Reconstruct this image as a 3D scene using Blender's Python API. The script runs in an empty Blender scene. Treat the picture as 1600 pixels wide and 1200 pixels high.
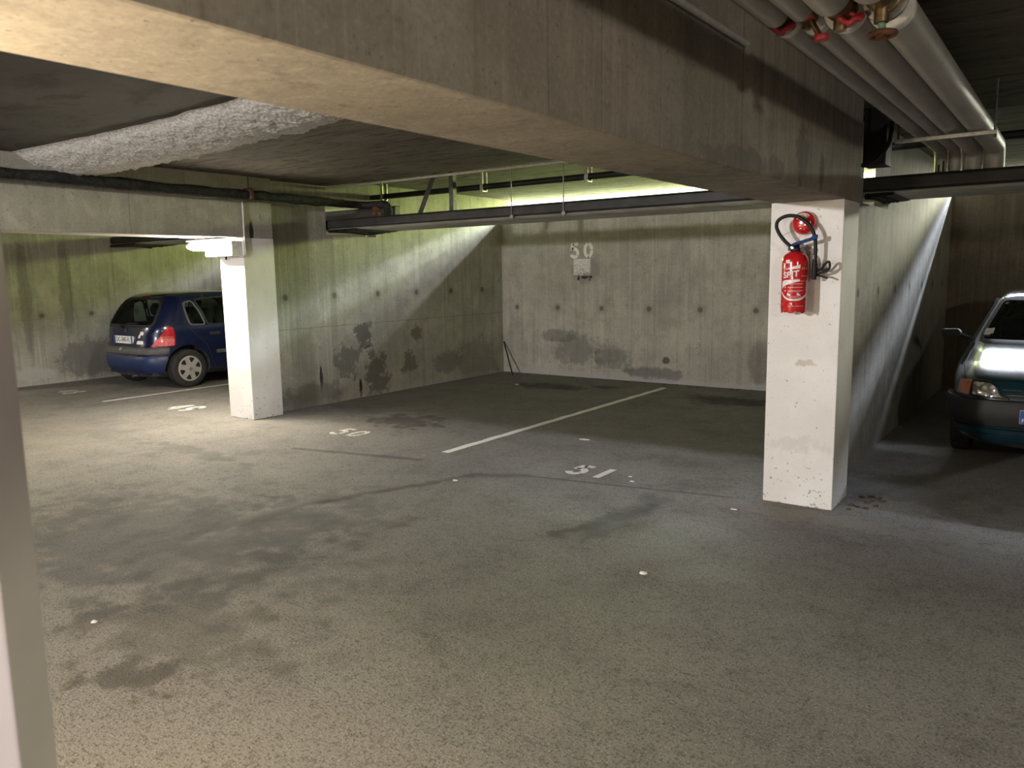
import bpy, bmesh, math, random
from mathutils import Vector, Matrix
from mathutils.bvhtree import BVHTree
S = bpy.context.scene
COL = S.collection
PI = math.pi
rnd = random.Random(7)

# ------------------------------------------------------------------ camera
F_PX, YAW, PITCH, ROLL, EYE = 1218.57, 0.6301040, 0.1408550, -0.0159473, 1.6
def cam_axes():
    cy, sy, cp, sp = math.cos(YAW), math.sin(YAW), math.cos(PITCH), math.sin(PITCH)
    fwd = Vector((-sy * cp, cy * cp, -sp)); right = Vector((cy, sy, 0)); up = right.cross(fwd)
    cr, sr = math.cos(ROLL), math.sin(ROLL)
    return cr * right + sr * up, -sr * right + cr * up, fwd
_r, _u, _f = cam_axes()
cd = bpy.data.cameras.new('camera'); camera = bpy.data.objects.new('camera', cd); COL.objects.link(camera)
cd.sensor_width = 36; cd.lens = F_PX * 36 / 1600; cd.clip_start = 0.05
M3 = Matrix((_r, _u, -_f)).transposed()
camera.matrix_world = Matrix.Translation((0, 0, EYE)) @ M3.to_4x4()
cd.dof.use_dof = True; cd.dof.focus_distance = 8.0; cd.dof.aperture_fstop = (cd.lens / 1000) / 0.005
S.camera = camera

# ------------------------------------------------------------------ exposure, sky, lights
S.view_settings.view_transform = 'Standard'; S.view_settings.look = 'None'
S.view_settings.gamma = 1; S.view_settings.use_curve_mapping = False
S.view_settings.exposure = 0.0
S.cycles.use_denoising = True
S.cycles.sample_clamp_indirect = 4.0
S.cycles.max_bounces = 8; S.cycles.diffuse_bounces = 5

W = bpy.data.worlds.new('sky'); S.world = W; W.use_nodes = True
bg = W.node_tree.nodes['Background']; bg.inputs[0].default_value = (0.96, 1.0, 0.78, 1); bg.inputs[1].default_value = 3.5

def area(name, loc, target, sx, sy, power, color, spread=PI):
    l = bpy.data.lights.new(name, 'AREA'); l.shape = 'RECTANGLE'; l.size = sx; l.size_y = sy
    l.energy = power; l.color = color; l.spread = spread
    o = bpy.data.objects.new(name, l); COL.objects.link(o); o.location = loc
    d = Vector(target) - Vector(loc)
    o.rotation_euler = d.to_track_quat('-Z', 'Y').to_euler()
    return o
def lamp(name, loc, power, color, rad=0.08):
    l = bpy.data.lights.new(name, 'POINT'); l.energy = power; l.color = color; l.shadow_soft_size = rad
    o = bpy.data.objects.new(name, l); COL.objects.link(o); o.location = loc
    return o
YB, YB_R, YB_L = 10.26, 11.65, 10.26      # rear walls of the three bays
SILL, SILL_R, CEIL, CEIL2 = 2.46, 2.56, 2.70, 2.78
def daylight(tag, x0, x1, y, sill, kg=1.0, ks=1.0, ke=1.0, green=(0.68, 0.90, 0.16), sky=(0.86, 0.92, 1.0), gh=0.64):
    """sky and lit grass seen through the open slot under the ceiling slab"""
    xc, w = (x0 + x1) / 2, (x1 - x0)
    area('sky_edge_' + tag, (xc, y + 1.6, sill + 1.04), (xc, y, sill), w + 2, 0.10, 42 * ke * (w + 2), sky)
    area('sky_' + tag, (xc, y + 1.6, sill + 0.87), (xc, y, sill), w + 2, 0.36, 105 * ks * (w + 2), sky)
    area('grass_' + tag, (xc, y + 1.6, sill + 0.40), (xc, y, sill + 0.05), w + 2, gh, 30 * kg * (w + 2), green)
daylight('bays', -17.0, -2.4, YB, SILL, 3.0, 1.1, .8, (0.72, 0.90, 0.20), (0.90, 0.94, 1.0))
daylight('right', -.4, 5.0, YB_R, SILL_R, 3.6, 2.6, 6.0, (0.95, 0.96, 0.76), (0.80, 0.87, 1.0), 0.30)
lamp('aisle_lamp_opposite', (-5.0, -4.5, 2.6), 2600, (1.0, 0.965, 0.95), 0.18)
lamp('aisle_lamp_near', (-1.9, 0.25, 1.42), 105, (1.0, 0.80, 0.54), 0.12)
lamp('aisle_lamp_right', (3.0, -1.0, 2.58), 260, (1.0, 0.90, 0.76), 0.12)
lamp('aisle_lamp_left', (-13.6, 3.0, 2.3), 150, (1.0, 0.88, 0.72), 0.1)

# ------------------------------------------------------------------ object helpers
def tag(o, label=None, cat=None, group=None, kind=None):
    if label: o['label'] = label
    if cat: o['category'] = cat
    if group: o['group'] = group
    if kind: o['kind'] = kind
    return o
def empty(name, loc=(0, 0, 0), rz=0):
    o = bpy.data.objects.new(name, None); COL.objects.link(o); o.location = loc; o.rotation_euler = (0, 0, rz)
    o.empty_display_size = 0.1
    return o
class MB:
    """collects shapes into one mesh"""
    def __init__(s): s.v = []; s.f = []; s.mi = []; s.cur = 0
    def add(s, vs, fs):
        n = len(s.v); s.v += [tuple(v) for v in vs]
        for f in fs: s.f.append(tuple(i + n for i in f)); s.mi.append(s.cur)
        return s
    def box(s, x0, x1, y0, y1, z0, z1):
        v = [(x, y, z) for z in (z0, z1) for y in (y0, y1) for x in (x0, x1)]
        return s.add(v, [(0, 2, 3, 1), (4, 5, 7, 6), (0, 1, 5, 4), (2, 6, 7, 3), (0, 4, 6, 2), (1, 3, 7, 5)])
    def tube(s, pts, r, n=12, caps=True):
        pts = [Vector(p) for p in pts]; R = r if isinstance(r, (list, tuple)) else [r] * len(pts)
        vs = []; fs = []; ref = None
        for i, p in enumerate(pts):
            d = (pts[min(i + 1, len(pts) - 1)] - pts[max(i - 1, 0)]).normalized()
            if ref is None:
                ref = Vector((0, 0, 1)) if abs(d.z) < .9 else Vector((1, 0, 0))
            a = (ref - d * ref.dot(d)).normalized(); b = d.cross(a); ref = a
            for k in range(n):
                t = 2 * PI * k / n; vs.append(p + (a * math.cos(t) + b * math.sin(t)) * R[i])
        for i in range(len(pts) - 1):
            for k in range(n):
                k2 = (k + 1) % n; fs.append((i * n + k, i * n + k2, (i + 1) * n + k2, (i + 1) * n + k))
        if caps:
            fs.append(tuple(range(n - 1, -1, -1))); m = (len(pts) - 1) * n; fs.append(tuple(range(m, m + n)))
        return s.add(vs, fs)
    def lathe(s, prof, c=(0, 0, 0), n=32, axis='z', closed=False):
        """prof: list of (radius, height)"""
        vs = []; fs = []
        for (r, h) in prof:
            for k in range(n):
                t = 2 * PI * k / n; a, b = r * math.cos(t), r * math.sin(t)
                p = {'z': (a, b, h), 'y': (a, h, -b), 'x': (h, a, b)}[axis]
                vs.append((p[0] + c[0], p[1] + c[1], p[2] + c[2]))
        m = len(prof)
        for i in range(m if closed else m - 1):
            j = (i + 1) % m
            for k in range(n):
                k2 = (k + 1) % n; fs.append((i * n + k, i * n + k2, j * n + k2, j * n + k))
        if not closed:
            fs.append(tuple(range(n - 1, -1, -1))); fs.append(tuple(range((m - 1) * n, m * n)))
        return s.add(vs, fs)
    def prism(s, poly, fn, d0, d1):
        """poly of (a,b); fn(a,b,d)->xyz"""
        n = len(poly); v = [fn(a, b, d0) for a, b in poly] + [fn(a, b, d1) for a, b in poly]
        f = [tuple(range(n - 1, -1, -1)), tuple(range(n, 2 * n))] + [(i, (i + 1) % n, n + (i + 1) % n, n + i) for i in range(n)]
        return s.add(v, f)
    def build(s, name, mats, parent=None, smooth=None, bevel=0.0, fix=True):
        me = bpy.data.meshes.new(name); me.from_pydata(s.v, [], s.f)
        if not isinstance(mats, (list, tuple)): mats = [mats]
        for m in mats: me.materials.append(m)
        for p, i in zip(me.polygons, s.mi): p.material_index = i
        if fix:
            bm = bmesh.new(); bm.from_mesh(me)
            bmesh.ops.recalc_face_normals(bm, faces=bm.faces)
            if bevel:
                bmesh.ops.bevel(bm, geom=[e for e in bm.edges if e.is_manifold and e.calc_face_angle(0) > .6], offset=bevel, segments=2, affect='EDGES', profile=.6)
            bm.to_mesh(me); bm.free()
        if smooth is not None:
            for p in me.polygons: p.use_smooth = True
            me.set_sharp_from_angle(angle=math.radians(smooth))
        o = bpy.data.objects.new(name, me); COL.objects.link(o)
        if parent: o.parent = parent
        return o
def bez(pts, n=8):
    """Catmull-Rom through pts"""
    P = [Vector(p) for p in pts]; P = [P[0] * 2 - P[1]] + P + [P[-1] * 2 - P[-2]]; out = []
    for i in range(1, len(P) - 2):
        for k in range(n):
            t = k / n; a, b, c, d = P[i - 1:i + 3]
            out.append(.5 * ((2 * b) + (c - a) * t + (2 * a - 5 * b + 4 * c - d) * t * t + (3 * b - a - 3 * c + d) * t ** 3))
    out.append(P[-2]); return out
def text_mesh(txt, size, depth=0.0005, bold=0.0):
    cu = bpy.data.curves.new('lettering', 'FONT'); cu.body = txt; cu.size = size; cu.extrude = depth; cu.offset = bold
    cu.align_x = 'CENTER'; cu.align_y = 'CENTER'
    o = bpy.data.objects.new('lettering', cu); COL.objects.link(o)
    dg = bpy.context.evaluated_depsgraph_get(); dg.update()
    me = bpy.data.meshes.new_from_object(o.evaluated_get(dg))
    vs = [v.co.copy() for v in me.vertices]; fs = [tuple(p.vertices) for p in me.polygons]
    bpy.data.objects.remove(o); bpy.data.curves.remove(cu); bpy.data.meshes.remove(me)
    return vs, fs

# ------------------------------------------------------------------ materials
class G:
    def __init__(s, name):
        s.m = bpy.data.materials.new(name); s.m.use_nodes = True; s.nt = s.m.node_tree
        s.b = s.nt.nodes['Principled BSDF']; s.tc = s.nt.nodes.new('ShaderNodeTexCoord').outputs['Object']
        s.sep = s.n('ShaderNodeSeparateXYZ', s.tc)
    def put(s, sock, v):
        if isinstance(v, bpy.types.NodeSocket): s.nt.links.new(v, sock)
        elif isinstance(v, (tuple, list)) and len(v) == 3 and sock.type == 'RGBA': sock.default_value = (*v, 1)
        else: sock.default_value = v
    def n(s, t, *ins, **kw):
        nd = s.nt.nodes.new(t)
        for k, v in kw.items(): setattr(nd, k, v)
        for i, v in enumerate(ins):
            if v is not None: s.put(nd.inputs[i], v)
        return nd
    def x(s, ax): return s.sep.outputs['XYZ'.index(ax.upper())]
    def mth(s, op, a, b=0.0, c=0.0): return s.n('ShaderNodeMath', a, b, c, operation=op).outputs[0]
    def mapping(s, scale): 
        nd = s.n('ShaderNodeMapping', s.tc); nd.inputs['Scale'].default_value = scale; return nd.outputs[0]
    def noise(s, scale, detail=4, rough=.55, vec=None, dist=0):
        nd = s.n('ShaderNodeTexNoise'); s.put(nd.inputs['Vector'], vec or s.tc)
        for k, v in (('Scale', scale), ('Detail', detail), ('Roughness', rough), ('Distortion', dist)): nd.inputs[k].default_value = v
        return nd.outputs[0]
    def rng(s, v, a, b, c=0.0, d=1.0, smooth=True):
        nd = s.n('ShaderNodeMapRange', v); nd.interpolation_type = 'SMOOTHSTEP' if smooth else 'LINEAR'
        for k, q in (('From Min', a), ('From Max', b), ('To Min', c), ('To Max', d)): nd.inputs[k].default_value = q
        return nd.outputs[0]
    def mix(s, f, a, b, blend='MIX'):
        nd = s.n('ShaderNodeMix'); nd.data_type = 'RGBA'; nd.blend_type = blend
        s.put(nd.inputs[0], f); s.put(nd.inputs[6], a); s.put(nd.inputs[7], b); return nd.outputs[2]
    def ell(s, u, v, cu, cv, ru, rv, wob=.5, soft=.5, nz=None):
        """mask 1 inside a wobbly ellipse"""
        a = s.mth('DIVIDE', s.mth('SUBTRACT', s.x(u), cu), ru); b = s.mth('DIVIDE', s.mth('SUBTRACT', s.x(v), cv), rv)
        d = s.mth('SQRT', s.mth('ADD', s.mth('MULTIPLY', a, a), s.mth('MULTIPLY', b, b)))
        if wob: d = s.mth('ADD', d, s.mth('MULTIPLY', s.mth('SUBTRACT', nz or s.noise(6, 5), .5), wob * 5))
        return s.rng(d, 1.0 + soft / 2, 1.0 - soft / 2)
    def out(s, col, rough=.9, bump=None, bstr=.3, bdist=.01, spec=.3, metal=0):
        s.put(s.b.inputs['Base Color'], col); s.put(s.b.inputs['Roughness'], rough); s.b.inputs['Specular IOR Level'].default_value = spec
        s.b.inputs['Metallic'].default_value = metal
        if bump is not None:
            nd = s.n('ShaderNodeBump'); nd.inputs['Strength'].default_value = bstr; nd.inputs['Distance'].default_value = bdist
            s.put(nd.inputs['Height'], bump); s.put(s.b.inputs['Normal'], nd.outputs[0])
        return s.m
def plain(name, col, rough=.5, metal=0, spec=.5, coat=0, var=.12, vs=25, bump=0):
    g = G(name)
    n = g.noise(vs, 4)
    c = g.mix(g.rng(n, .3, .7), tuple(q * (1 - var) for q in col), tuple(min(1, q * (1 + var)) for q in col))
    m = g.out(c, rough, n if bump else None, bump, .003, spec, metal)
    if coat: g.b.inputs['Coat Weight'].default_value = coat; g.b.inputs['Coat Roughness'].default_value = .02
    return m
def glow(name, col, strength):
    g = G(name); g.put(g.b.inputs['Base Color'], (.8, .8, .8)); g.put(g.b.inputs['Emission Color'], col)
    g.b.inputs['Emission Strength'].default_value = strength; return g.m

def concrete(name, c1, c2, along='Y', streak=.35, holes=None, extra=None, seams=(), effl=0.0, pores=.55, bstr=.35):
    """board-cast concrete: mottling, vertical runs, pores, tie holes, joints"""
    g = G(name)
    big = g.noise(.9, 5, .6); mid = g.noise(5, 5, .6)
    col = g.mix(g.rng(big, .35, .68), c2, c1)
    cl = g.noise(2.1, 8, .7, None, .3); fg = g.noise(55, 5, .75)
    col = g.mix(g.mth('MULTIPLY', g.rng(cl, .48, .64), .5), col, tuple(q * .62 for q in c1))
    col = g.mix(g.mth('MULTIPLY', g.rng(mid, .46, .66), .4), col, tuple(q * .6 for q in c1))
    col = g.mix(g.mth('MULTIPLY', g.rng(cl, .46, .34), .35), col, tuple(min(1, q * 1.3) for q in c1))
    col = g.mix(g.mth('MULTIPLY', g.rng(fg, .52, .66), .45), col, tuple(q * .5 for q in c1))
    col = g.mix(g.mth('MULTIPLY', g.rng(fg, .46, .36), .3), col, tuple(min(1, q * 1.3) for q in c1))
    st = g.noise(1, 4, .6, g.mapping((11, 11, .45)))
    col = g.mix(g.mth('MULTIPLY', g.rng(st, .50, .66), streak), col, tuple(q * .42 for q in c1))
    st2 = g.noise(1, 3, .6, g.mapping((26, 26, .7)))
    col = g.mix(g.mth('MULTIPLY', g.rng(st2, .54, .68), streak * .8), col, tuple(min(1, q * 1.35) for q in c1))
    po = g.noise(30, 3, .6)
    pm = g.mth('MULTIPLY', g.rng(po, .66, .72), pores)
    col = g.mix(pm, col, tuple(q * .3 for q in c1))
    h = g.mth('SUBTRACT', g.mth('ADD', g.mth('MULTIPLY', mid, .5), g.mth('MULTIPLY', g.noise(60, 3), .25)), g.mth('MULTIPLY', pm, .8))
    po2 = g.noise(1, 4, .65, g.mapping((17, 17, 9)))
    col = g.mix(g.mth('MULTIPLY', g.rng(po2, .64, .70), pores * .8), col, tuple(q * .38 for q in c1))
    if holes:
        off, step, z = holes
        u = g.mth('MULTIPLY', g.mth('SUBTRACT', g.mth('FRACT', g.mth('ADD', g.mth('DIVIDE', g.mth('SUBTRACT', g.x(along), off), step), .5)), .5), step)
        v = g.mth('SUBTRACT', g.x('Z'), z)
        d = g.mth('SQRT', g.mth('ADD', g.mth('MULTIPLY', u, u), g.mth('MULTIPLY', v, v)))
        hm = g.rng(d, .05, .022); hs = g.mth('MULTIPLY', g.rng(d, .11, .04), .35)
        col = g.mix(hs, col, tuple(q * .45 for q in c1)); col = g.mix(g.mth('MULTIPLY', hm, .85), col, tuple(q * .25 for q in c1))
        h = g.mth('SUBTRACT', h, g.mth('MULTIPLY', hm, 2))
    for (ax, p, w, k) in seams:
        sm = g.mth('MULTIPLY', g.rng(g.mth('ABSOLUTE', g.mth('SUBTRACT', g.x(ax), g.mth('ADD', p, g.mth('MULTIPLY', g.noise(3, 3), .02)))), w, w * .3), k)
        col = g.mix(sm, col, tuple(q * .3 for q in c1)); h = g.mth('SUBTRACT', h, sm)
    nz = g.noise(5, 8, .72, None, .3)
    for e in (extra or []):
        u, v, cu, cv, ru, rv, cc, k = e[:8]; wob = e[8] if len(e) > 8 else .5; soft = e[9] if len(e) > 9 else .5
        col = g.mix(g.mth('MULTIPLY', g.ell(u, v, cu, cv, ru, rv, wob, soft, nz), k), col, cc)
    if effl:
        zz = g.mth('ADD', g.x('Z'), g.mth('MULTIPLY', g.mth('SUBTRACT', g.noise(5, 6, .7), .5), -.30))
        col = g.mix(g.mth('MULTIPLY', g.rng(zz, .10, .03), effl), col, (.42, .40, .41))
    return g.out(col, .88, h, bstr, .012, .25)

C1, C2 = (.34, .315, .27), (.25, .235, .20)
DK = (.06, .058, .055)
M = {}
M['wall_back'] = concrete('concrete_rear', (.47, .45, .385), (.38, .365, .31), 'X', .28, (-7.356, .777, 1.06),
    [('X', 'Z', -6.25, .42, .42, .2, (.10, .10, .10), .55, .7, .8), ('X', 'Z', -5.62, .33, .32, .17, (.10, .10, .10), .55, .7, .8), ('X', 'Z', -6.6, .62, .3, .1, (.15, .145, .135), .6),
     ('X', 'Z', -4.75, .33, .06, .05, (.05, .05, .05), .8), ('X', 'Z', -4.9, .12, .45, .09, (.10, .095, .105), .6), ('X', 'Z', -3.4, .36, .16, .3, (.13, .125, .12), .5, .2),
     ('X', 'Z', -6.05, 1.62, .26, .2, (.22, .205, .18), .6)],
    [('X', -4.08, .006, .4), ('X', -5.9, .004, .25), ('Z', 1.17, .004, .2)], .8)
M['wall_side'] = concrete('concrete_partition', (.43, .41, .35), (.33, .32, .27), 'Y', .34, (7.459, .757, 1.357),
    [('Y', 'Z', 7.2, .82, .15, .12, (.11, .105, .095), .85, 1.0, .4), ('Y', 'Z', 6.9, .55, .22, .2, (.13, .125, .11), .75, 1.0, .4), ('Y', 'Z', 7.36, .3, .2, .3, (.11, .105, .095), .8, 1.0, .4),
     ('Y', 'Z', 8.02, .38, .14, .14, (.11, .105, .095), .7, 1.0, .4), ('Y', 'Z', 8.21, .79, .1, .1, (.12, .115, .10), .7, 1.0, .4), ('Y', 'Z', 8.86, .3, .35, .16, (.14, .135, .12), .6),
     ('Y', 'Z', 6.43, .36, .022, .16, (.02, .02, .02), .9, .5, .4), ('Y', 'Z', 7.085, .14, .03, .14, (.015, .015, .015), .95, .5, .4), ('Y', 'Z', 6.3, .12, .5, .16, (.12, .115, .10), .6),
     ('Y', 'Z', 9.6, .25, .5, .35, (.16, .15, .13), .5), ('Y', 'Z', 6.0, 2.25, .25, .35, (.17, .16, .15), .4)],  # last ellipse paints the shadow on the partition top beside the column
    [('Z', .965, .006, .6), ('Y', 9.0, .005, .4), ('Y', 8.0, .004, .3)], .3)
M['wall_q'] = concrete('concrete_far_partition', (.41, .395, .335), (.32, .31, .26), 'Y', .42, (6.264, .757, 1.065),
    [('Y', 'Z', 5.33, .17, .3, .1, (.42, .41, .40), .7, .6), ('Y', 'Z', 6.2, .35, .5, .3, (.12, .115, .11), .7, .5), ('Y', 'Z', 5.9, 1.5, .1, .7, (.12, .115, .10), .5, .4), ('Y', 'Z', 5.3, 1.4, .08, .9, (.13, .12, .11), .5, .4)],
    [('Z', 1.0, .005, .4)], .3)
M['wall_r'] = concrete('concrete_right_partition', (.44, .425, .38), (.36, .345, .305), 'Y', .32, (6.6, .757, 1.4),
    [('Y', 'Z', 5.95, 1.65, .07, .33, (.17, .095, .05), .65, .35, .7)], [], .2)
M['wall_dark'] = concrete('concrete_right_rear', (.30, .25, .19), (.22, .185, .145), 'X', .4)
M['beam_l'] = concrete('concrete_lamp_beam', (.40, .375, .335), (.33, .31, .275), 'Y', .15, None,
    [('Y', 'Z', 5.42, 2.12, .03, .1, (.02, .02, .02), .95, .25)], [('Y', 4.05, .006, .4), ('Y', 4.9, .005, .3)])
M['beam'] = concrete('concrete_beam', (.33, .295, .245), (.255, .23, .193), 'Y', .32, None,
    [('Y', 'Z', 3.5, 2.08, .5, .05, (.12, .11, .095), .5, .9), ('Y', 'Z', 4.4, 2.2, .12, .16, (.12, .11, .10), .5, .8), ('Y', 'Z', 4.75, 2.13, .05, .1, (.07, .065, .06), .6, .6)],
    [('Y', 3.43, .012, .45), ('Y', 1.9, .004, .4), ('Y', 4.35, .006, .35), ('Y', 2.2, .004, .4)])

def white_paint():
    g = G('white_painted_concrete')
    n1 = g.noise(2.5, 5, .6); po = g.noise(32, 3, .6); po2 = g.noise(90, 2, .5)
    col = g.mix(g.rng(n1, .35, .7), (.74, .72, .69), (.83, .82, .80))
    low = g.mth('SUBTRACT', .66, g.mth('MULTIPLY', g.rng(g.x('Z'), .5, .0), .06))
    pm = g.mth('MULTIPLY', g.rng(g.mth('SUBTRACT', po, low), .02, .06), .7)
    col = g.mix(pm, col, (.28, .26, .24)); col = g.mix(g.mth('MULTIPLY', g.rng(po2, .64, .7), .35), col, (.4, .38, .36))
    sc = g.ell('X', 'Z', -1.47, .98, .06, .02, .9, .5, g.noise(20, 5)); col = g.mix(g.mth('MULTIPLY', sc, .6), col, (.5, .42, .32))
    sc = g.ell('X', 'Z', -1.5, .43, .16, .05, .9, .8, g.noise(16, 5)); col = g.mix(g.mth('MULTIPLY', sc, .35), col, (.55, .52, .48))
    chip = g.mth('MULTIPLY', g.rng(g.mth('ADD', g.x('Z'), g.mth('MULTIPLY', g.noise(16, 5), -.10)), -.045, -.06), .8)
    col = g.mix(chip, col, (.2, .18, .16))
    return g.out(col, .75, g.mth('SUBTRACT', g.noise(40, 4), pm), .25, .006, .35)
M['white'] = white_paint()

def floor_mat():
    g = G('worn_asphalt_floor')
    big = g.noise(.45, 4, .55); mid = g.noise(2.4, 8, .72, None, .4); fine = g.noise(75, 4, .75); gr = g.noise(130, 2, .6); gran = g.noise(20, 6, .75)
    col = g.mix(g.rng(big, .35, .68), (.185, .176, .160), (.240, .229, .210))
    col = g.mix(g.mth('MULTIPLY', g.rng(mid, .50, .66), .32), col, (.09, .085, .077))
    # paler, warmer colour towards the foreground aisle
    col = g.mix(g.mth('MULTIPLY', g.rng(g.mth('ADD', g.mth('ADD', g.x('Y'), g.mth('MULTIPLY', g.x('X'), .25)), g.mth('MULTIPLY', g.mth('SUBTRACT', mid, .5), 3.0)), 2.3, .6), .6), col, (.32, .285, .235))
    # darker colour from the bay fronts inwards
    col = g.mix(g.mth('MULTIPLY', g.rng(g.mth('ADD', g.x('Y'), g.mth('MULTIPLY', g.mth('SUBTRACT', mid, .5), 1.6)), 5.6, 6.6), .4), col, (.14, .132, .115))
    col = g.mix(g.mth('MULTIPLY', g.rng(gran, .52, .62), .45), col, (.07, .065, .058))
    col = g.mix(g.mth('MULTIPLY', g.rng(gran, .46, .38), .30), col, (.25, .235, .205))
    col = g.mix(g.mth('MULTIPLY', g.rng(fine, .52, .60), .7), col, (.032, .030, .027))
    col = g.mix(g.mth('MULTIPLY', g.rng(gr, .60, .66), .75), col, (.46, .425, .36))
    nz = g.noise(5, 7, .68)
    for cx, cy, rx, ry, c, k, wob in ((-5.95, 6.15, .42, .30, (.042, .04, .036), .75, 1.1), (-6.05, 9.2, .5, .26, (.035, .034, .03), .8, .6), (-3.4, 9.25, .55, .3, (.028, .028, .026), .85, .6),
            (-5.3, 9.5, .2, .12, (.035, .033, .03), .8, .5), (-3.0, 1.5, .22, .13, (.07, .056, .042), .7, 1.2), (-3.3, 1.85, .5, .35, (.09, .078, .06), .45, 1.2), (-4.1, 3.1, .5, .7, (.085, .08, .074), .5, 1.2), (-4.5, 2.5, 1.2, .75, (.085, .083, .078), .6, .8),
            (-2.35, 4.55, .12, .55, (.07, .066, .06), .55, .9), (-6.6, 4.0, .8, .1, (.08, .075, .066), .5, 1.1), (-1.0, 6.0, .5, .3, (.06, .058, .05), .4, .9),
            (-7.0, 6.4, .5, .2, (.075, .07, .062), .55, .9)):
        col = g.mix(g.mth('MULTIPLY', g.ell('X', 'Y', cx, cy, rx, ry, wob, .7, nz), k), col, c)
    def seg(ax, ay, bx, by, w):
        dx, dy = bx - ax, by - ay; L2 = dx * dx + dy * dy
        px = g.mth('ADD', g.mth('SUBTRACT', g.x('X'), ax), g.mth('MULTIPLY', g.mth('SUBTRACT', nz, .5), .35)); py = g.mth('SUBTRACT', g.x('Y'), ay)
        t = g.n('ShaderNodeMath', g.mth('DIVIDE', g.mth('ADD', g.mth('MULTIPLY', px, dx), g.mth('MULTIPLY', py, dy)), L2), 0.0, operation='ADD', use_clamp=True).outputs[0]
        ex = g.mth('SUBTRACT', px, g.mth('MULTIPLY', t, dx)); ey = g.mth('SUBTRACT', py, g.mth('MULTIPLY', t, dy))
        d = g.mth('SQRT', g.mth('ADD', g.mth('MULTIPLY', ex, ex), g.mth('MULTIPLY', ey, ey)))
        return g.rng(g.mth('ADD', d, g.mth('MULTIPLY', g.mth('SUBTRACT', fine, .5), .1)), w, w * .2)
    for q in ((-4.42, 2.6, -4.30, 3.6, .09), (-4.30, 3.6, -3.85, 4.75, .07), (-3.85, 4.75, -3.5, 4.95, .10), (-2.5, 3.9, -2.3, 4.75, .10), (-5.9, 4.6, -4.6, 4.9, .06), (-3.5, 4.95, -1.9, 5.25, .03)):
        col = g.mix(g.mth('MULTIPLY', seg(*q), .65), col, (.055, .052, .047))
    dust = g.mth('MULTIPLY', g.ell('X', 'Y', -1.35, 5.1, .9, .12, .9, .8, nz), .35); col = g.mix(dust, col, (.3, .28, .24))
    # pale line of patching tar
    h = g.mth('ADD', g.mth('MULTIPLY', fine, .5), g.mth('ADD', g.mth('MULTIPLY', gr, .4), g.mth('MULTIPLY', gran, .8)))
    return g.out(col, g.rng(mid, .3, .7, .60, .85), h, .8, .014, .35)
M['floor'] = floor_mat()

def ceil_mat(name, c1, c2, sx, sy, k, bdist):
    g = G(name)
    a = g.noise(1.0, 5, .6, g.mapping((sx * .3, sy * .3, 1))); b = g.noise(1, 6, .65, g.mapping((sx, sy, 3)))
    col = g.mix(g.rng(a, .35, .7), c1, c2); col = g.mix(g.mth('MULTIPLY', g.rng(b, .5, .66), k), col, tuple(q * .35 for q in c1))
    sp = g.noise(14, 3); col = g.mix(g.mth('MULTIPLY', g.rng(sp, .74, .78), .6), col, (.4, .38, .35))
    return g.out(col, .9, g.mth('ADD', b, g.mth('MULTIPLY', g.noise(45, 3), .3)), .9, bdist, .2)
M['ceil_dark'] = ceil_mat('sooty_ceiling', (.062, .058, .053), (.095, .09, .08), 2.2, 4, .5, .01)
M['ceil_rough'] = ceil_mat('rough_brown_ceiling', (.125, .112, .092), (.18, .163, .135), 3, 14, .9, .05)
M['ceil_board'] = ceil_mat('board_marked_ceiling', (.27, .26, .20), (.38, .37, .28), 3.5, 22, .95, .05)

def render_mat():
    g = G('crumbling_white_render')
    a = g.noise(28, 5, .7); b = g.n('ShaderNodeTexVoronoi'); b.inputs['Scale'].default_value = 34; g.put(b.inputs['Vector'], g.tc)
    col = g.mix(g.rng(a, .4, .65), (.36, .345, .32), (.70, .68, .65)); col = g.mix(g.rng(b.outputs[0], .30, .12), (.22, .21, .195), col)
    col = g.mix(.72, (.84, .82, .79), col)
    return g.out(col, .95, g.mth('ADD', a, b.outputs[0]), .6, .015, .2)
M['render'] = render_mat()

def line_mat(name, col, wear):
    g = G(name); n = g.noise(30, 6, .75); b = g.noise(2.2, 4)
    k = g.mth('ADD', g.mth('MULTIPLY', n, .75), g.mth('MULTIPLY', b, .45))
    c = g.mix(g.rng(k, wear, wear + .12), col, (.19, .178, .16))
    return g.out(c, .8, n, .3, .004, .3)
M['line'] = line_mat('worn_white_road_paint', (.78, .77, .72), .68)
M['line_faint'] = line_mat('faded_white_road_paint', (.66, .63, .57), .61)
def stencil_mat():
    g = G('worn_stencil_paint'); n = g.noise(34, 6, .7)
    return g.out(g.mix(g.rng(n, .58, .68), (.80, .78, .71), (.42, .40, .345)), .8, n, .2, .003)
M['stencil'] = stencil_mat()
def patch_mat():
    g = G('scraped_white_patch'); n = g.noise(11, 5, .6, None, 1.5); m = g.noise(40, 4, .7)
    c = g.mix(g.rng(n, .40, .62), (.76, .74, .71), (.46, .44, .39)); c = g.mix(g.mth('MULTIPLY', g.rng(m, .5, .7), .5), c, (.40, .38, .335))
    return g.out(c, .85, n, .3, .004)
M['patch'] = patch_mat()

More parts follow.
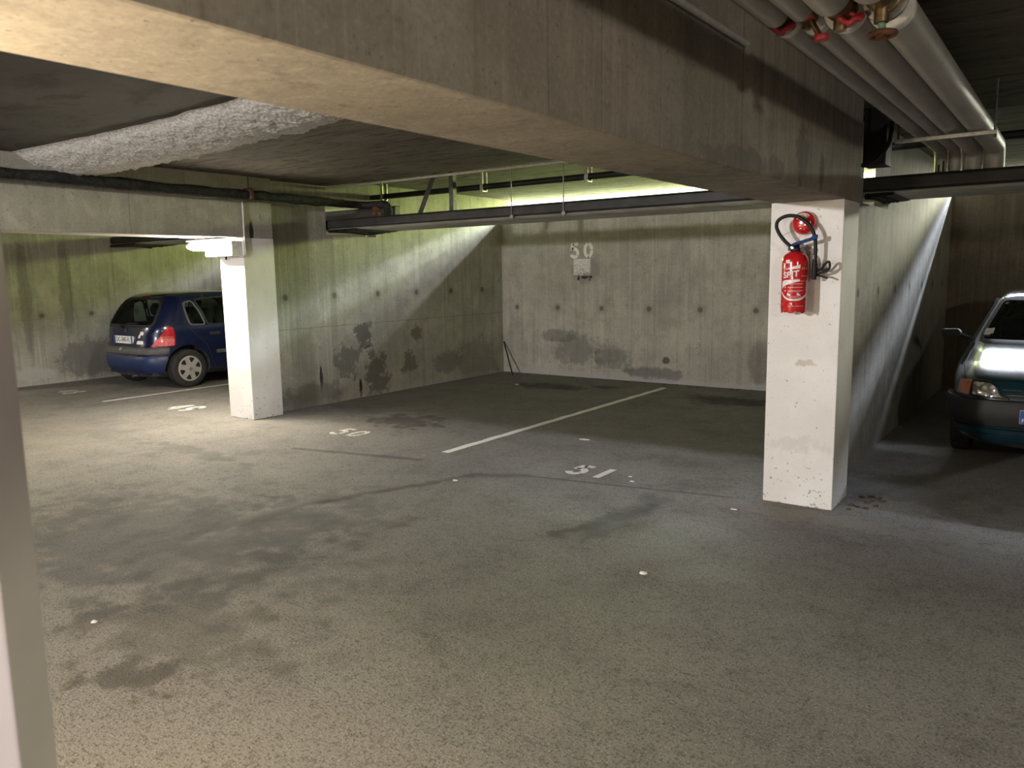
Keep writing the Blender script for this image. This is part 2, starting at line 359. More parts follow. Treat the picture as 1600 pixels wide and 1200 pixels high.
M['black'] = plain('black_rubber', (.012, .012, .012), .6, 0, .3)
M['black_gloss'] = plain('black_plastic', (.009, .009, .01), .5, 0, .3)
M['duct_dark'] = plain('dark_duct_skin', (.026, .025, .024), .55, 0, .4, 0, .35, 7, .3)
M['duct_grey'] = plain('grey_duct_skin', (.50, .49, .455), .6, 0, .4, 0, .2, 4, .2)
M['pipe_black'] = plain('soot_black_pipe', (.018, .017, .016), .5, 0, .4, 0, .4, 12, .4)
def lag_mat():
    g = G('dirty_lagging'); n = g.noise(18, 6, .7)
    c = g.mix(g.rng(n, .4, .62), (.010, .0095, .009), (.032, .029, .027)); c = g.mix(g.rng(n, .70, .76), c, (.3, .29, .27))
    return g.out(c, .8, n, .7, .02)
M['lagging'] = lag_mat()
M['insul'] = plain('grey_pvc_insulation', (.34, .325, .30), .42, 0, .5, 0, .08, 5, .05)
M['collar'] = plain('white_plastic_collar', (.72, .70, .66), .35)
M['brass'] = plain('tarnished_brass', (.20, .145, .075), .45, .8, .5, 0, .4, 30, .3)
M['rust'] = plain('rusty_iron', (.11, .048, .028), .8, 0, .3, 0, .4, 40, .5)
M['red_dull'] = plain('dull_red_handle', (.32, .02, .03), .5)
M['steel'] = plain('galvanised_steel', (.45, .44, .42), .4, .85, .5, 0, .2, 30)
M['steel_dark'] = plain('dark_steel', (.10, .095, .09), .5, .6, .5, 0, .3, 30)
M['wire'] = plain('dull_wire', (.25, .24, .22), .5, .5)
M['verdigris'] = plain('green_verdigris', (.15, .28, .22), .7)
M['conduit'] = plain('pale_grey_conduit', (.50, .49, .46), .5)
M['lamp_white'] = plain('white_lamp_housing', (.82, .80, .76), .4)
M['lamp_glow'] = glow('glowing_diffuser', (1.0, .88, .70), 600)
M['post'] = plain('mauve_grey_steel_paint', (.50, .445, .435), .45, 0, .4, 0, .05, 6)
M['ext_red'] = plain('red_enamel', (.50, .012, .016), .16, 0, .5, .8, .05)
M['blue'] = plain('blue_plastic', (.008, .03, .15), .6, 0, .2)
M['label_white'] = plain('white_print', (.78, .74, .74), .4)
M['label_pink'] = plain('small_pale_print', (.62, .40, .40), .4)
M['cream'] = plain('cream_print', (.85, .80, .60), .4)
M['paper'] = plain('white_paper', (.80, .79, .76), .8)
M['leaf'] = plain('dry_brown_leaf', (.085, .065, .042), .9, 0, .2, 0, .4)
M['clio'] = plain('dark_blue_car_paint', (.0035, .009, .042), .25, .2, .5, 1.0, 0)
M['clio_bump'] = plain('scuffed_blue_plastic', (.010, .022, .078), .45, 0, .5, 0, .25, 6)
M['fiesta'] = plain('dark_teal_car_paint', (.006, .024, .032), .18, .0, .3, .6, 0)
M['trim_grey'] = plain('grey_bumper_plastic', (.075, .073, .072), .55, 0, .4, 0, .2, 9)
M['trim_dark'] = plain('charcoal_bumper_plastic', (.016, .0155, .0155), .6, 0, .4, 0, .2, 9)
M['tyre'] = plain('tyre_rubber', (.022, .021, .02), .75, 0, .3, 0, .3, 30, .3)
M['alloy'] = plain('silver_hub_cap', (.50, .49, .46), .35, .5, .5, 0, .08)
M['chrome'] = plain('chrome', (.75, .75, .74), .12, 1.0)
M['interior'] = plain('dark_car_interior', (.03, .03, .032), .85, 0, .3, 0, .3, 30)
M['amber'] = plain('amber_lens', (.40, .13, .06), .15, 0, .5, .6)
M['lens_red'] = plain('red_tail_lens', (.42, .012, .02), .12, 0, .5, 1.0, .15, 40)
M['lens_pale'] = plain('pale_red_lens', (.60, .13, .15), .12, 0, .5, 1.0, .3, 50)
M['plate'] = plain('white_number_plate', (.82, .82, .80), .4)
M['plate_blue'] = plain('blue_plate_band', (.02, .07, .30), .4)
M['plate_ink'] = plain('black_plate_ink', (.02, .02, .02), .5)
def glass_mat(name, col, alpha_mix):
    g = G(name); g.put(g.b.inputs['Base Color'], (.004, .005, .005)); g.b.inputs['Roughness'].default_value = .03
    t = g.n('ShaderNodeBsdfTransparent', col); mx = g.n('ShaderNodeMixShader', alpha_mix, t.outputs[0], g.b.outputs[0])
    out = g.nt.nodes['Material Output']; g.nt.links.new(mx.outputs[0], out.inputs[0]); return g.m
M['glass'] = glass_mat('tinted_car_glass', (.62, .70, .66), .30)
M['glass_dark'] = glass_mat('dark_car_glass', (.45, .5, .48), .5)
def headlamp_mat():
    g = G('clear_headlamp_lens'); v = g.n('ShaderNodeTexVoronoi'); v.inputs['Scale'].default_value = 22; g.put(v.inputs['Vector'], g.tc)
    c = g.mix(g.rng(v.outputs[0], .2, .6), (.75, .73, .66), (.22, .21, .19))
    m = g.out(c, .14, v.outputs[0], .8, .02, .6, .55); g.b.inputs['Coat Weight'].default_value = 1; return m
M['headlamp'] = headlamp_mat()

# ------------------------------------------------------------------ setting
XL, XR, XQ = -7.647, -1.43, -13.0          # faces of the partitions
def struct(mb, name, mats, **k):
    o = mb.build(name, mats, **k); o['kind'] = 'structure'; return o
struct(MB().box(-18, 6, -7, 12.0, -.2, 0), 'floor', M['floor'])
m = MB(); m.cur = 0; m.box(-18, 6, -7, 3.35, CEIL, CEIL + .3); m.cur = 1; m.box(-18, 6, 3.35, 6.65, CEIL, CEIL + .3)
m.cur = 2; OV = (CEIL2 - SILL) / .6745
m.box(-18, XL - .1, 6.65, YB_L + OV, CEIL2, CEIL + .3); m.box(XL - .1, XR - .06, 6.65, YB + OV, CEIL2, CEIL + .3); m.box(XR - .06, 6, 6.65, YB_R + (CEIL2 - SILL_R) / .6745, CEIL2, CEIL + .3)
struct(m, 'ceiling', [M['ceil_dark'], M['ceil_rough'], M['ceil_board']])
struct(MB().box(XL, XR - .12, YB, YB + .2, 0, SILL), 'wall_back', M['wall_back'])
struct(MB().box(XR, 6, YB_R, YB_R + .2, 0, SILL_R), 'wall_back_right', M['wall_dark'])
struct(MB().box(XQ, XL - .2, YB_L, YB_L + .2, 0, SILL), 'wall_back_left', M['wall_side'])
def partition(x0, x1, ye, name, mat, hole=(6.62, 7.47, 2.10, 2.54)):
    a, b, c, d = hole; m = MB()
    m.box(x0, x1, 5.7, a, 0, CEIL2 + .1); m.box(x0, x1, a, b, 0, c); m.box(x0, x1, a, b, d, CEIL2 + .1); m.box(x0, x1, b, ye, 0, CEIL2 + .1)
    return struct(m, name, mat)
partition(XL - .2, XL, YB + .2, 'wall_left', M['wall_side'])
partition(XR - .12, XR, YB_R + .2, 'wall_right', M['wall_r'], (6.62, 7.62, 2.10, 2.69))
struct(MB().box(XQ - .2, XQ, 4.2, YB_L + .2, 0, CEIL2 + .1), 'wall_far_left', M['wall_q'])
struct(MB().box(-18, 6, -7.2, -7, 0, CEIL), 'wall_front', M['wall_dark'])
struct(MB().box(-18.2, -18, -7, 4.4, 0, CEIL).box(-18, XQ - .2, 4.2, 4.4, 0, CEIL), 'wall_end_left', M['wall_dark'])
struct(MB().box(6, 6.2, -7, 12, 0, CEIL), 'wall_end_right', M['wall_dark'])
for i, (x0, x1) in enumerate(((-1.711, -1.2495), (-7.933, -7.49))):
    b = struct(MB().box(x0, x1, -4.0, 5.707, 2.035, CEIL), 'beam', (M['beam'], M['beam_l'])[i], bevel=.012)
    c = struct(MB().box(x0, x1, 5.301, 5.707, 0, 2.034), 'column', M['white'], bevel=.008)
# crumbling render under the slab
def spall():
    m = MB(); nx, ny = 150, 30; r2 = random.Random(3); vs = []; fs = []
    import mathutils
    for i in range(nx + 1):
        u = i / nx; x = -7.55 + (-1.75 + 7.55) * u
        y0 = 3.05 + .25 * math.sin(u * 5) * .3 + .05 * mathutils.noise.noise((x * 3, 0, 1)); wd = .72 - .25 * u + .06 * mathutils.noise.noise((x * 4, 3, 1))
        for j in range(ny + 1):
            v = j / ny; y = y0 + wd * v
            drop = .15 * math.sin(min(1, v * 1.15) ** .9 * PI * .62) * (1.1 - .5 * u) if v < .97 else .02
            e = min(1, v * 8, (1 - v) * 14 + .12)
            z = CEIL - .002 - drop * e - e * .018 * (mathutils.noise.fractal((x * 14, y * 14, 0), 1.0, 2.0, 4))
            vs.append((x, y, z))
    for i in range(nx):
        for j in range(ny):
            a = i * (ny + 1) + j; fs.append((a, a + ny + 1, a + ny + 2, a + 1))
    m.add(vs, fs); return m
o = spall().build('trim_ceiling_render', M['render'], smooth=60); o['kind'] = 'structure'

# ------------------------------------------------------------------ painted markings
def ribbon(m, pts, w, fn):
    P = [Vector((a, b)) for a, b in pts]; L = []; R = []
    for i, p in enumerate(P):
        d = (P[min(i + 1, len(P) - 1)] - P[max(i - 1, 0)]).normalized(); n = Vector((-d.y, d.x)) * w / 2
        L.append(p + n); R.append(p - n)
    poly = [fn(q.x, q.y) for q in L] + [fn(q.x, q.y) for q in R]; n = len(P)
    m.add(poly, [(i, i + 1, n + i + 1, n + i) for i in range(n - 1)])
def arc(cx, cy, rx, ry, a0, a1, n=14):
    return [(cx + rx * math.cos(math.radians(a0 + (a1 - a0) * i / n)), cy + ry * math.sin(math.radians(a0 + (a1 - a0) * i / n))) for i in range(n + 1)]
DIG = {
    '5': [[(.85, .92), (.28, .92)], [(.27, .99), (.17, .52)], arc(.45, .33, .36, .27, 128, -30), arc(.45, .33, .36, .27, -36, -160)],
    '0': [arc(.5, .5, .36, .42, 100, 260), arc(.5, .5, .36, .42, 80, 4), arc(.5, .5, .36, .42, -2, -80)],
    '1': [[(.5, 0), (.5, 1)]],
    '4': [[(.68, 0), (.68, .98)], [(.62, .97), (.06, .34)], [(.02, .28), (.95, .28)]],
    '9': [arc(.5, .68, .34, .27, 0, 360, 24), [(.86, .66), (.80, .36), (.45, .04)]],
    '8': [arc(.5, .74, .28, .21, 0, 360, 24), arc(.5, .27, .36, .24, 0, 360, 24)],
}
def number(txt, w, h, gap, fn, sw):
    m = MB(); u = 0
    for ch in txt:
        for st in DIG[ch]: ribbon(m, [(u + a * w, b * h) for a, b in st], sw, fn)
        u += w + gap
    return m
def floor_number(txt, x, y, w, h, gap, sw, mat, label):
    m = number(txt, w, h, gap, lambda a, b: (x + a, y + b, .0035), sw)
    tag(m.build('bay_number', mat, fix=False), label, 'floor marking', None, 'thing')
floor_number('51', -3.29, 5.19, .16, .30, .06, .062, M['line'], 'white stencilled number 51 on the floor beside the extinguisher column')
floor_number('50', -6.19, 5.24, .16, .30, .06, .05, M['line_faint'], 'worn white number 50 painted on the floor by the oil stain')
floor_number('49', -9.17, 5.18, .19, .36, .05, .06, M['line'], 'white number 49 on the lamplit floor left of the lamp column')
floor_number('48', -11.95, 5.12, .17, .30, .05, .05, M['line_faint'], 'faint number 48 painted on the floor behind the blue car')
def floor_line(x, y0, y1, w, label, mat):
    m = MB(); n = 40
    vs = []; fs = []
    for i in range(n + 1):
        y = y0 + (y1 - y0) * i / n; k = .006 * math.sin(i * 1.7) + .004 * math.sin(i * 4.1)
        vs += [(x - w / 2 + k, y, .003), (x + w / 2 + k * .5, y, .003)]
    for i in range(n): fs.append((2 * i, 2 * i + 1, 2 * i + 3, 2 * i + 2))
    m.add(vs, fs); tag(m.build('bay_line', mat, fix=False), label, 'floor marking', None, 'thing')
floor_line(-4.575, 5.22, 9.85, .085, 'long white line on the floor between bays 50 and 51', M['line'])
floor_line(-10.41, 5.06, 9.4, .07, 'thin white bay line beside the wheel of the blue car', M['line'])
wf = lambda a, b: (-6.345 + a, YB - .003, 1.815 + b)
tag(number('50', .165, .225, .07, wf, .05).build('wall_number', M['stencil'], fix=False), 'pale stencilled number 50 on the rear concrete wall', 'wall marking', None, 'thing')
m = MB(); px0, px1, pz0, pz1 = -6.285, -5.99, 1.56, 1.80; n = 14; r2 = random.Random(5)
for i in range(n):
    for j in range(n):
        u, v = i / n, j / n
        if j < 2 and r2.random() < .3: continue
        a, b = px0 + (px1 - px0) * u, pz0 + (pz1 - pz0) * v; du, dv = (px1 - px0) / n, (pz1 - pz0) / n
        m.add([(a, YB - .003, b), (a + du, YB - .003, b), (a + du, YB - .003, b + dv), (a, YB - .003, b + dv)], [(0, 1, 2, 3)])
o = m.build('paint_patch', M['patch'], fix=False); tag(o, 'scraped square of white paint below the wall number 50', 'wall marking', None, 'thing')
sm = MB()
for x0, x1, z0, z1 in ((-6.22, -6.18, 1.475, 1.545), (-6.15, -6.03, 1.50, 1.545), (-6.02, -5.96, 1.505, 1.55), (-6.02, -5.99, 1.47, 1.50)):
    sm.prism([(x0, z0 + .01), ((x0 + x1) / 2, z0), (x1, z0 + .015), (x1 - .004, z1), (x0 + .006, z1 - .006)], lambda a, b, d: (a, YB - d, b), .001, .003)
sm.build('black_smear', M['plate_ink'], o)

# ------------------------------------------------------------------ duct and pipes under the ceiling
duct = empty('duct', (-7.4, 6.9, 2.25)); tag(duct, 'long flat grey duct with dark front edge hung across all the bays', 'duct')
def D(mb, name, mat, **k):
    o = mb.build(name, mat, duct, **k); o.location = (7.4, -6.9, -2.25); return o
DX0, DX1 = XQ + .02, 5.9
sec = [(6.655, 2.20), (6.66, 2.275), (6.69, 2.295), (6.86, 2.30), (6.86, 2.20), (6.68, 2.185)]
D(MB().prism(sec, lambda a, b, d: (d, a, b), DX0, DX1), 'front_rail', M['duct_dark'], bevel=.008)
sec = [(6.665, 2.176), (6.69, 2.184), (7.36, 2.20), (7.40, 2.185), (7.36, 2.158), (6.74, 2.162)]
D(MB().prism(sec, lambda a, b, d: (d, a, b), DX0, DX1), 'bottom_panel', M['duct_grey'], bevel=.004)
D(MB().box(DX0, DX1, 7.31, 7.36, 2.201, 2.28), 'rear_rail', M['duct_dark'], bevel=.006)
D(MB().box(-8.4, -7.02, 7.20, 7.30, 2.202, 2.46), 'end_box', M['pipe_black'], bevel=.01)  # dark box at the wall hole, lengthened to block the slot glow
r2 = random.Random(9)
for xx0, xx1 in ((-7.645, -7.15), (-12.98, -12.2), (-1.425, -1.22)):
    fo = MB(); vs = []; nn = 28
    for i in range(nn + 1):
        x = xx0 + (xx1 - xx0) * i / nn; k = 1 - i / nn
        vs += [(x, 6.67, 2.17), (x, 6.655 - .02 * k * r2.random(), 2.15 - .028 * k * r2.random()), (x, 7.0, 2.155 - .02 * k * r2.random()), (x, 7.36, 2.15 - .035 * k * r2.random()), (x, 7.38, 2.165)]
    fo.add(vs, [(5 * i + j, 5 * i + j + 1, 5 * i + j + 6, 5 * i + j + 5) for i in range(nn) for j in range(4)])
    D(fo, 'foam_filler', M['black'])
for x in (-4.816, -4.185):
    D(MB().tube([(x, 6.645, 2.15), (x, 6.645, CEIL)], .006, 6).box(x - .02, x + .02, 6.64, 6.67, 2.165, 2.195), 'hanger_rod', M['wire'])
D(MB().tube([(-6.43, 7.0, 2.29), (-6.16, 7.0, CEIL2)], .035, 4), 'diagonal_strut', M['steel_dark'])
D(MB().box(-5.93, -5.87, 6.97, 7.03, 2.20, CEIL2), 'upright_strut', M['steel_dark'])
for x, hh in ((-.93, .05), (-.90, .075)):
    D(MB().tube([(x, 6.70, 2.30), (x, 6.70, 2.30 + hh)], .008, 8), 'fixing_bolt', M['black'])

bp = empty('drain_pipe', (-7.6, 7.42, 2.6)); tag(bp, 'thin black pipe running along under the ceiling above the duct', 'pipe')
MBp = MB().tube([(-12.9, 7.42, 2.612), (5.95, 7.42, 2.612)], .034, 14).build('pipe_run', M['pipe_black'], bp, smooth=40); MBp.location = (7.6, -7.42, -2.6)
for x in (-7.42, -5.78, -4.36):
    b = MB().box(x - .022, x + .022, 7.375, 7.385, 2.56, CEIL2 - .004).box(x - .022, x + .022, 7.455, 7.465, 2.56, CEIL2 - .004).box(x - .022, x + .022, 7.375, 7.465, 2.555, 2.563).build('bracket', M['steel'], bp); b.location = (7.6, -7.42, -2.6)

lp = empty('lagged_pipe', (-7.4, 3, 2.5)); tag(lp, 'dirty black lagged pipe running along the top of the lamp beam', 'pipe')
def LP(mb, name, mat, **k):
    o = mb.build(name, mat, lp, **k); o.location = (7.4, -3, -2.5); return o
lr = random.Random(4); pts = [(-7.4, -2 + 8.7 * i / 60, 2.535 - .055 * i / 60 + .006 * lr.uniform(-1, 1)) for i in range(61)]
LP(MB().tube(pts, [.052 + .008 * lr.uniform(-1, 1) for _ in pts], 14), 'pipe_run', M['lagging'], smooth=50)
LP(MB().tube(bez([(-7.40, 6.68, 2.478), (-7.39, 6.86, 2.475), (-7.32, 6.98, 2.47), (-7.12, 7.0, 2.468), (-6.98, 7.0, 2.46), (-6.93, 7.0, 2.40), (-6.93, 7.0, 2.30)]), .046, 12), 'elbow', M['lagging'], smooth=50)
LP(MB().lathe([(.045, 2.20), (.045, 2.33), (.06, 2.335), (.06, 2.38), (.04, 2.39), (.04, 2.44)], (-7.13, 6.98, 0), 14), 'branch_stub', M['rust'], smooth=40)
LP(MB().box(-7.47, -7.335, 5.33, 5.37, 2.44, 2.56), 'pipe_clamp', M['rust'], bevel=.006)
LP(MB().tube([(-7.4, 5.35, 2.55), (-7.4, 5.35, CEIL)], .006, 6), 'hanger_rod', M['steel_dark'])
LP(MB().tube([(-7.36, -1.5, 2.475), (-7.36, 5.6, 2.425)], .012, 8), 'cable_tube', M['steel_dark'], smooth=40)

tag(MB().tube([(XL + .01, 6.63, 2.672), (-1.72, 6.63, 2.672)], .016, 10).build('ceiling_conduit', M['conduit'], smooth=40), 'pale thin conduit fixed to the ceiling ahead of the black drain pipe', 'conduit')
tag(MB().tube([(-1.234, .4, 2.535), (-1.234, 3.43, 2.555)], .013, 10).build('beam_conduit', M['conduit'], smooth=40), 'thin conduit along the top of the big beam near the valves', 'conduit')

# four insulated pipes with valves
PZ = 2.48
specs = [(-.935, .044, 'narrow grey insulated pipe nearest the concrete beam, with red lever valve', 'red'),
         (-.845, .042, 'slimmest grey insulated pipe, second from the beam, with small red tap', 'tap'),
         (-.731, .064, 'grey insulated pipe, third from the beam, with bent red lever', 'red'),
         (-.595, .069, 'thickest grey insulated pipe, farthest from the beam, with rusty handwheel', 'wheel')]
for i, (x, r, label, kind) in enumerate(specs):
    e = empty('insulated_pipe', (x, 4, PZ)); tag(e, label, 'pipe', 'insulated pipes with valves')
    def P(mb, name, mat, par=e, **k):
        o = mb.build(name, mat, par, **k)
        if par is e: o.location = (-x, -4, -PZ)
        return o
    yn, yv = ((2.88, 2.94), (2.87, 2.945), (2.80, 2.93), (2.74, 2.90))[i]
    P(MB().tube([(x, -3, PZ), (x, yn, PZ)], r, 24), 'insulation', M['insul'], smooth=40)
    far = 6.86 + .02 * i
    el = [(x, 3.02 + (.05 if i % 2 else 0), PZ), (x, far - .12, PZ)] + [(x, far - .12 + .10 * math.sin(a), PZ - .10 + .10 * math.cos(a)) for a in (.4, .8, 1.2, 1.57)] + [(x, far - .02, 2.31)]
    P(MB().tube(el, r, 24), 'insulation', M['insul'], smooth=40)
    yc = (3.0, 3.05, 3.0, 3.06)[i]
    P(MB().lathe([(r * .5, yc - .015), (r * 1.05, yc - .015), (r * 1.07, yc), (r * 1.05, yc + .03), (r * .9, yc + .04)], (x, 0, PZ), 28, 'y'), 'collar', M['collar'], smooth=35)
    q = r * .62
    vb = P(MB().lathe([(q * .8, yn - .02), (q * .8, yn + .01), (q * 1.15, yn + .012), (q * 1.15, yv - .03), (q * .85, yv - .025), (q * 1.25, yv), (q * .85, yv + .025), (q * 1.15, yv + .03), (q * 1.15, 2.98), (q * .8, 2.984), (q * .8, 3.0)], (x, 0, PZ), 20, 'y')
           .lathe([(q * .55, PZ - r * 1.25), (q * .55, PZ - .01), (q * .3, PZ)], (x, yv, 0), 12), 'valve_body', M['brass'], smooth=35)
    xo = x + (.03, .05, 0, 0)[i] if kind == 'tap' else x + (.035, 0, .06, 0)[i]
    if kind == 'red':
        zz = PZ - r * .75
        h = MB().tube(bez([(xo + .015, yv, zz + .006), (xo - .01, yv - .012, zz - .004), (xo - .03, yv - .01, zz - .014), (xo - .05, yv - .02, zz), (xo - .062, yv - .02, zz + .014)]), [.011] * 33, 8)
        h.lathe([(.014, zz - .010), (.014, zz + .012)], (xo, yv, 0), 10).tube([(xo, yv, zz), (x, yv, PZ)], .009, 8)
        h.build('lever', M['red_dull'], vb, smooth=50)
    elif kind == 'tap':
        zz = 2.392
        MB().tube([(xo, yv, zz), (x, yv, PZ)], .010, 10).build('stem', M['brass'], vb, smooth=40)
        MB().lathe([(.012, zz - .010), (.025, zz - .008), (.028, zz), (.025, zz + .010), (.012, zz + .012)], (xo, yv, 0), 16).build('tap_handle', M['red_dull'], vb, smooth=40)
        MB().tube(bez([(x + .035, yv - .06, PZ - r * .6), (x + .010, yv - .07, PZ - r * .7), (x + .004, yv - .07, PZ - r * .1)]), .010, 8).build('lever', M['red_dull'], vb, smooth=40)
    else:
        zz = 2.365
        MB().tube([(x + .0, yv, PZ - r), (x, 2.93, zz)], .012, 10).build('stem', M['verdigris'], vb, smooth=40)
        w = MB(); ring = [(x + .038 * math.cos(t), 2.93 + .038 * math.sin(t), zz) for t in [2 * PI * k / 28 for k in range(29)]]
        w.tube(ring, .010, 8)
        for k in range(5):
            t = 2 * PI * k / 5; w.tube([(x, 2.93, zz), (x + .038 * math.cos(t), 2.93 + .038 * math.sin(t), zz)], .006, 6)
        w.lathe([(.014, zz - .01), (.014, zz + .012)], (x, 2.93, 0), 12)
        w.build('handwheel', M['rust'], vb, smooth=40)
        MB().lathe([(r * .8, 2.95), (r * 1.0, 2.952), (r * 1.0, 2.97), (r * .8, 2.972)], (x, 0, PZ), 24, 'y').build('clamp_ring', M['steel'], vb, smooth=40)
e = empty('pipe_support_rail', (-.75, 5.6, 2.38)); tag(e, 'steel channel rail carrying the four grey insulated pipes', 'rail')
o = MB().box(-1.03, -.475, 5.58, 5.625, 2.378, 2.402).build('channel', M['steel'], e, bevel=.003); o.location = (.75, -5.6, -2.38)
for x in (-1.015, -.49):
    o = MB().tube([(x, 5.60, 2.36), (x, 5.60, CEIL)], .006, 8).lathe([(.012, 2.362), (.012, 2.376)], (x, 5.60, 0), 6).build('threaded_rod', M['steel_dark'], e); o.location = (.75, -5.6, -2.38)
# black riser and hose beside the end of the beam
e = empty('black_riser', (-1.16, 6.1, 2.3)); tag(e, 'black boxed riser against the end of the big beam', 'riser')
o = MB().box(-1.32, -1.17, 6.05, 6.25, 2.31, CEIL).build('casing', M['black'], e, bevel=.006); o.location = (1.16, -6.1, -2.3)
o = MB().tube(bez([(-1.27, 5.80, 2.285), (-1.22, 5.80, 2.29), (-1.16, 5.80, 2.33), (-1.11, 5.80, 2.41), (-1.10, 5.83, 2.50), (-1.13, 6.0, 2.58)]), .014, 10).build('hose', M['black_gloss'], e, smooth=50); o.location = (1.16, -6.1, -2.3)

# ------------------------------------------------------------------ lamp on the left column
e = empty('wall_lamp', (-7.75, 5.30, 1.93)); tag(e, 'glowing white wall lamp at the top of the white column', 'lamp')
def LM(mb, name, mat, **k):
    o = mb.build(name, mat, e, **k); o.location = (7.75, -5.30, -1.93); return o
LM(MB().box(-8.00, -7.50, 5.16, 5.2995, 1.835, 2.0), 'housing', M['lamp_white'], bevel=.015)
prof = [(.002, -8.24), (.022, -8.22), (.042, -8.15), (.052, -8.02), (.055, -7.85), (.055, -7.68), (.05, -7.58), (.03, -7.53), (.002, -7.52)]
LM(MB().lathe(prof, (0, 5.10, 1.955), 24, 'x'), 'diffuser', M['lamp_glow'], smooth=50)
LM(MB().prism([(-8.23, 5.08), (-8.1, 5.03), (-7.55, 5.03), (-7.52, 5.08), (-7.52, 5.18), (-8.2, 5.18)], lambda a, b, d: (a, b, d), 2.012, 2.024), 'hood', M['lamp_white'], bevel=.003)
LM(MB().tube([(-7.74, 5.25, 1.80), (-7.74, 5.25, 1.836)], .012, 8), 'cable_gland', M['black'])
tag(MB().tube(bez([(-7.474, 5.315, 2.45), (-7.474, 5.315, 2.2), (-7.474, 5.315, 1.95), (-7.474, 5.315, 1.86), (-7.478, 5.29, 1.832), (-7.50, 5.285, 1.83), (-7.55, 5.285, 1.828), (-7.70, 5.285, 1.826)]), .010, 8).build('lamp_conduit', M['conduit'], smooth=50),
    'pale conduit dropping down the beam to the glowing lamp', 'conduit')

# ------------------------------------------------------------------ fire extinguisher
EX, EY = -1.508, 5.185
e = empty('fire_extinguisher', (EX, EY, 1.30)); tag(e, 'red fire extinguisher with black hose hung on the white column', 'fire extinguisher')
R_ = .082
def EXT(mb, name, mat, par=None, **k):
    o = mb.build(name, mat, par or e, **k)
    if par is None: o.location = (-EX, -EY, -1.30)
    return o
prof = [(.02, 1.345), (.06, 1.342), (.076, 1.352), (R_, 1.375), (R_, 1.64), (.079, 1.665), (.068, 1.69), (.045, 1.708), (.024, 1.714), (.022, 1.72)]
cyl = EXT(MB().lathe(prof, (EX, EY, 0), 48), 'cylinder', M['ext_red'], smooth=40)
sk = MB(); n = 60; vs = []; fs = []
for k in range(n):
    t = 2 * PI * k / n; zz = 1.324 + .007 * math.cos(6 * t)
    for (rr, z) in ((R_, 1.385), (.083, 1.36), (.078, zz), (.074, zz), (.076, 1.36)): vs.append((EX + rr * math.cos(t), EY + rr * math.sin(t), z))
for k in range(n):
    k2 = (k + 1) % n
    for j in range(4): fs.append((k * 5 + j, k2 * 5 + j, k2 * 5 + j + 1, k * 5 + j + 1))
EXT(sk.add(vs, fs), 'foot_ring', M['ext_red'], smooth=40)
def on_cyl(u, z, d=.0012, r=R_): # u: arc metres to the right of the camera-facing line
    t = u / r; a = math.radians(-74) + t     # the side turned to the camera
    return (EX + (r + d) * math.cos(a), EY + (r + d) * math.sin(a), z)
def cyl_poly(m, pts, n=10, d=.0012):
    """strip between lower and upper polylines [(u, z0, z1)]"""
    vs = []; fs = []
    for (u, a, b) in pts: vs += [on_cyl(u, a, d), on_cyl(u, b, d)]
    for i in range(len(pts) - 1): fs.append((2 * i, 2 * i + 2, 2 * i + 3, 2 * i + 1))
    m.add(vs, fs)
lo = []; hi = []
for i in range(25):
    t = i / 24; u = -.090 + .122 * t; bot = 1.464 + .058 * t ** .45; lo.append((u, bot, bot + .034 * (1 - t) ** 1.2 + .010))
    if t > .22: hi.append((u, 1.593 + .010 * t, 1.593 + .010 * t + .024 * ((t - .22) / .78) ** .7))
def lab(nm, *polys):
    q = MB()
    for p in polys: cyl_poly(q, p)
    EXT(q, nm, M['label_white'], cyl, fix=False)
lab('label_sweep', lo); lab('label_wedge', hi)
band = [(-.095 + .19 * i / 40, 1.398 + .052 * abs(-1 + 2 * i / 40) ** 2.6, 1.408 + .052 * abs(-1 + 2 * i / 40) ** 2.6 + .002) for i in range(41)]
lab('label_band', band)
lab('sticker', [(-.060 + .028 * i / 4, 1.636, 1.658) for i in range(5)])
lab('sticker', [(.100 + .014 * i / 4, 1.475, 1.525) for i in range(5)])
for u in (-.045, .015):
    lab('pictogram', [(u, 1.432, 1.448), (u + .012, 1.432, 1.448)], [(u + .012, 1.430, 1.440), (u + .022, 1.430, 1.440)])
tv, tf = text_mesh('SPIT', .052, .0005, .0014)
tm = MB().add([on_cyl(v.x * 1.08 - .026, 1.564 + v.y + .14 * v.x, .002 + v.z) for v in tv], tf); EXT(tm, 'lettering', M['label_white'], cyl, fix=False)
r2 = random.Random(2)
def dash(u0, u1, z, h):
    pk = MB(); u = u0
    while u < u1:
        w = r2.uniform(.004, .012); cyl_poly(pk, [(u, z, z + h), (min(u + w, u1), z, z + h)]); u += w + .0025
    EXT(pk, 'lettering', M['label_pink'], cyl, fix=False)
for z in (1.590, 1.583): dash(-.088, -.045, z + .018, .003); dash(.042, .095, z + .014, .003)
dash(.04, .09, 1.553, .004); dash(-.02, .03, 1.529, .007); dash(-.045, .06, 1.521, .003)
for z in (1.503, 1.481, 1.460): dash(-.042, .055, z, .0045); dash(-.065, -.055, z - .003, .010)
dash(-.042, .035, 1.454, .003); dash(-.05, .09, 1.424, .003); dash(-.03, .07, 1.417, .003); dash(-.04, .06, 1.352 + .01, .004)
vh = EXT(MB().lathe([(.03, 1.712), (.036, 1.716), (.036, 1.73), (.028, 1.737), (.024, 1.75), (.016, 1.757)], (EX, EY, 0), 24).box(EX - .045, EX + .06, EY - .016, EY + .016, 1.716, 1.738), 'valve_head', M['black_gloss'], smooth=35)
EXT(MB().lathe([(.003, -.012), (.010, -.011), (.012, -.002), (.012, .01)], (EX - .012, EY - .034, 1.735), 14, 'y'), 'gauge', M['chrome'], vh, smooth=40).location = (0, 0, 0)
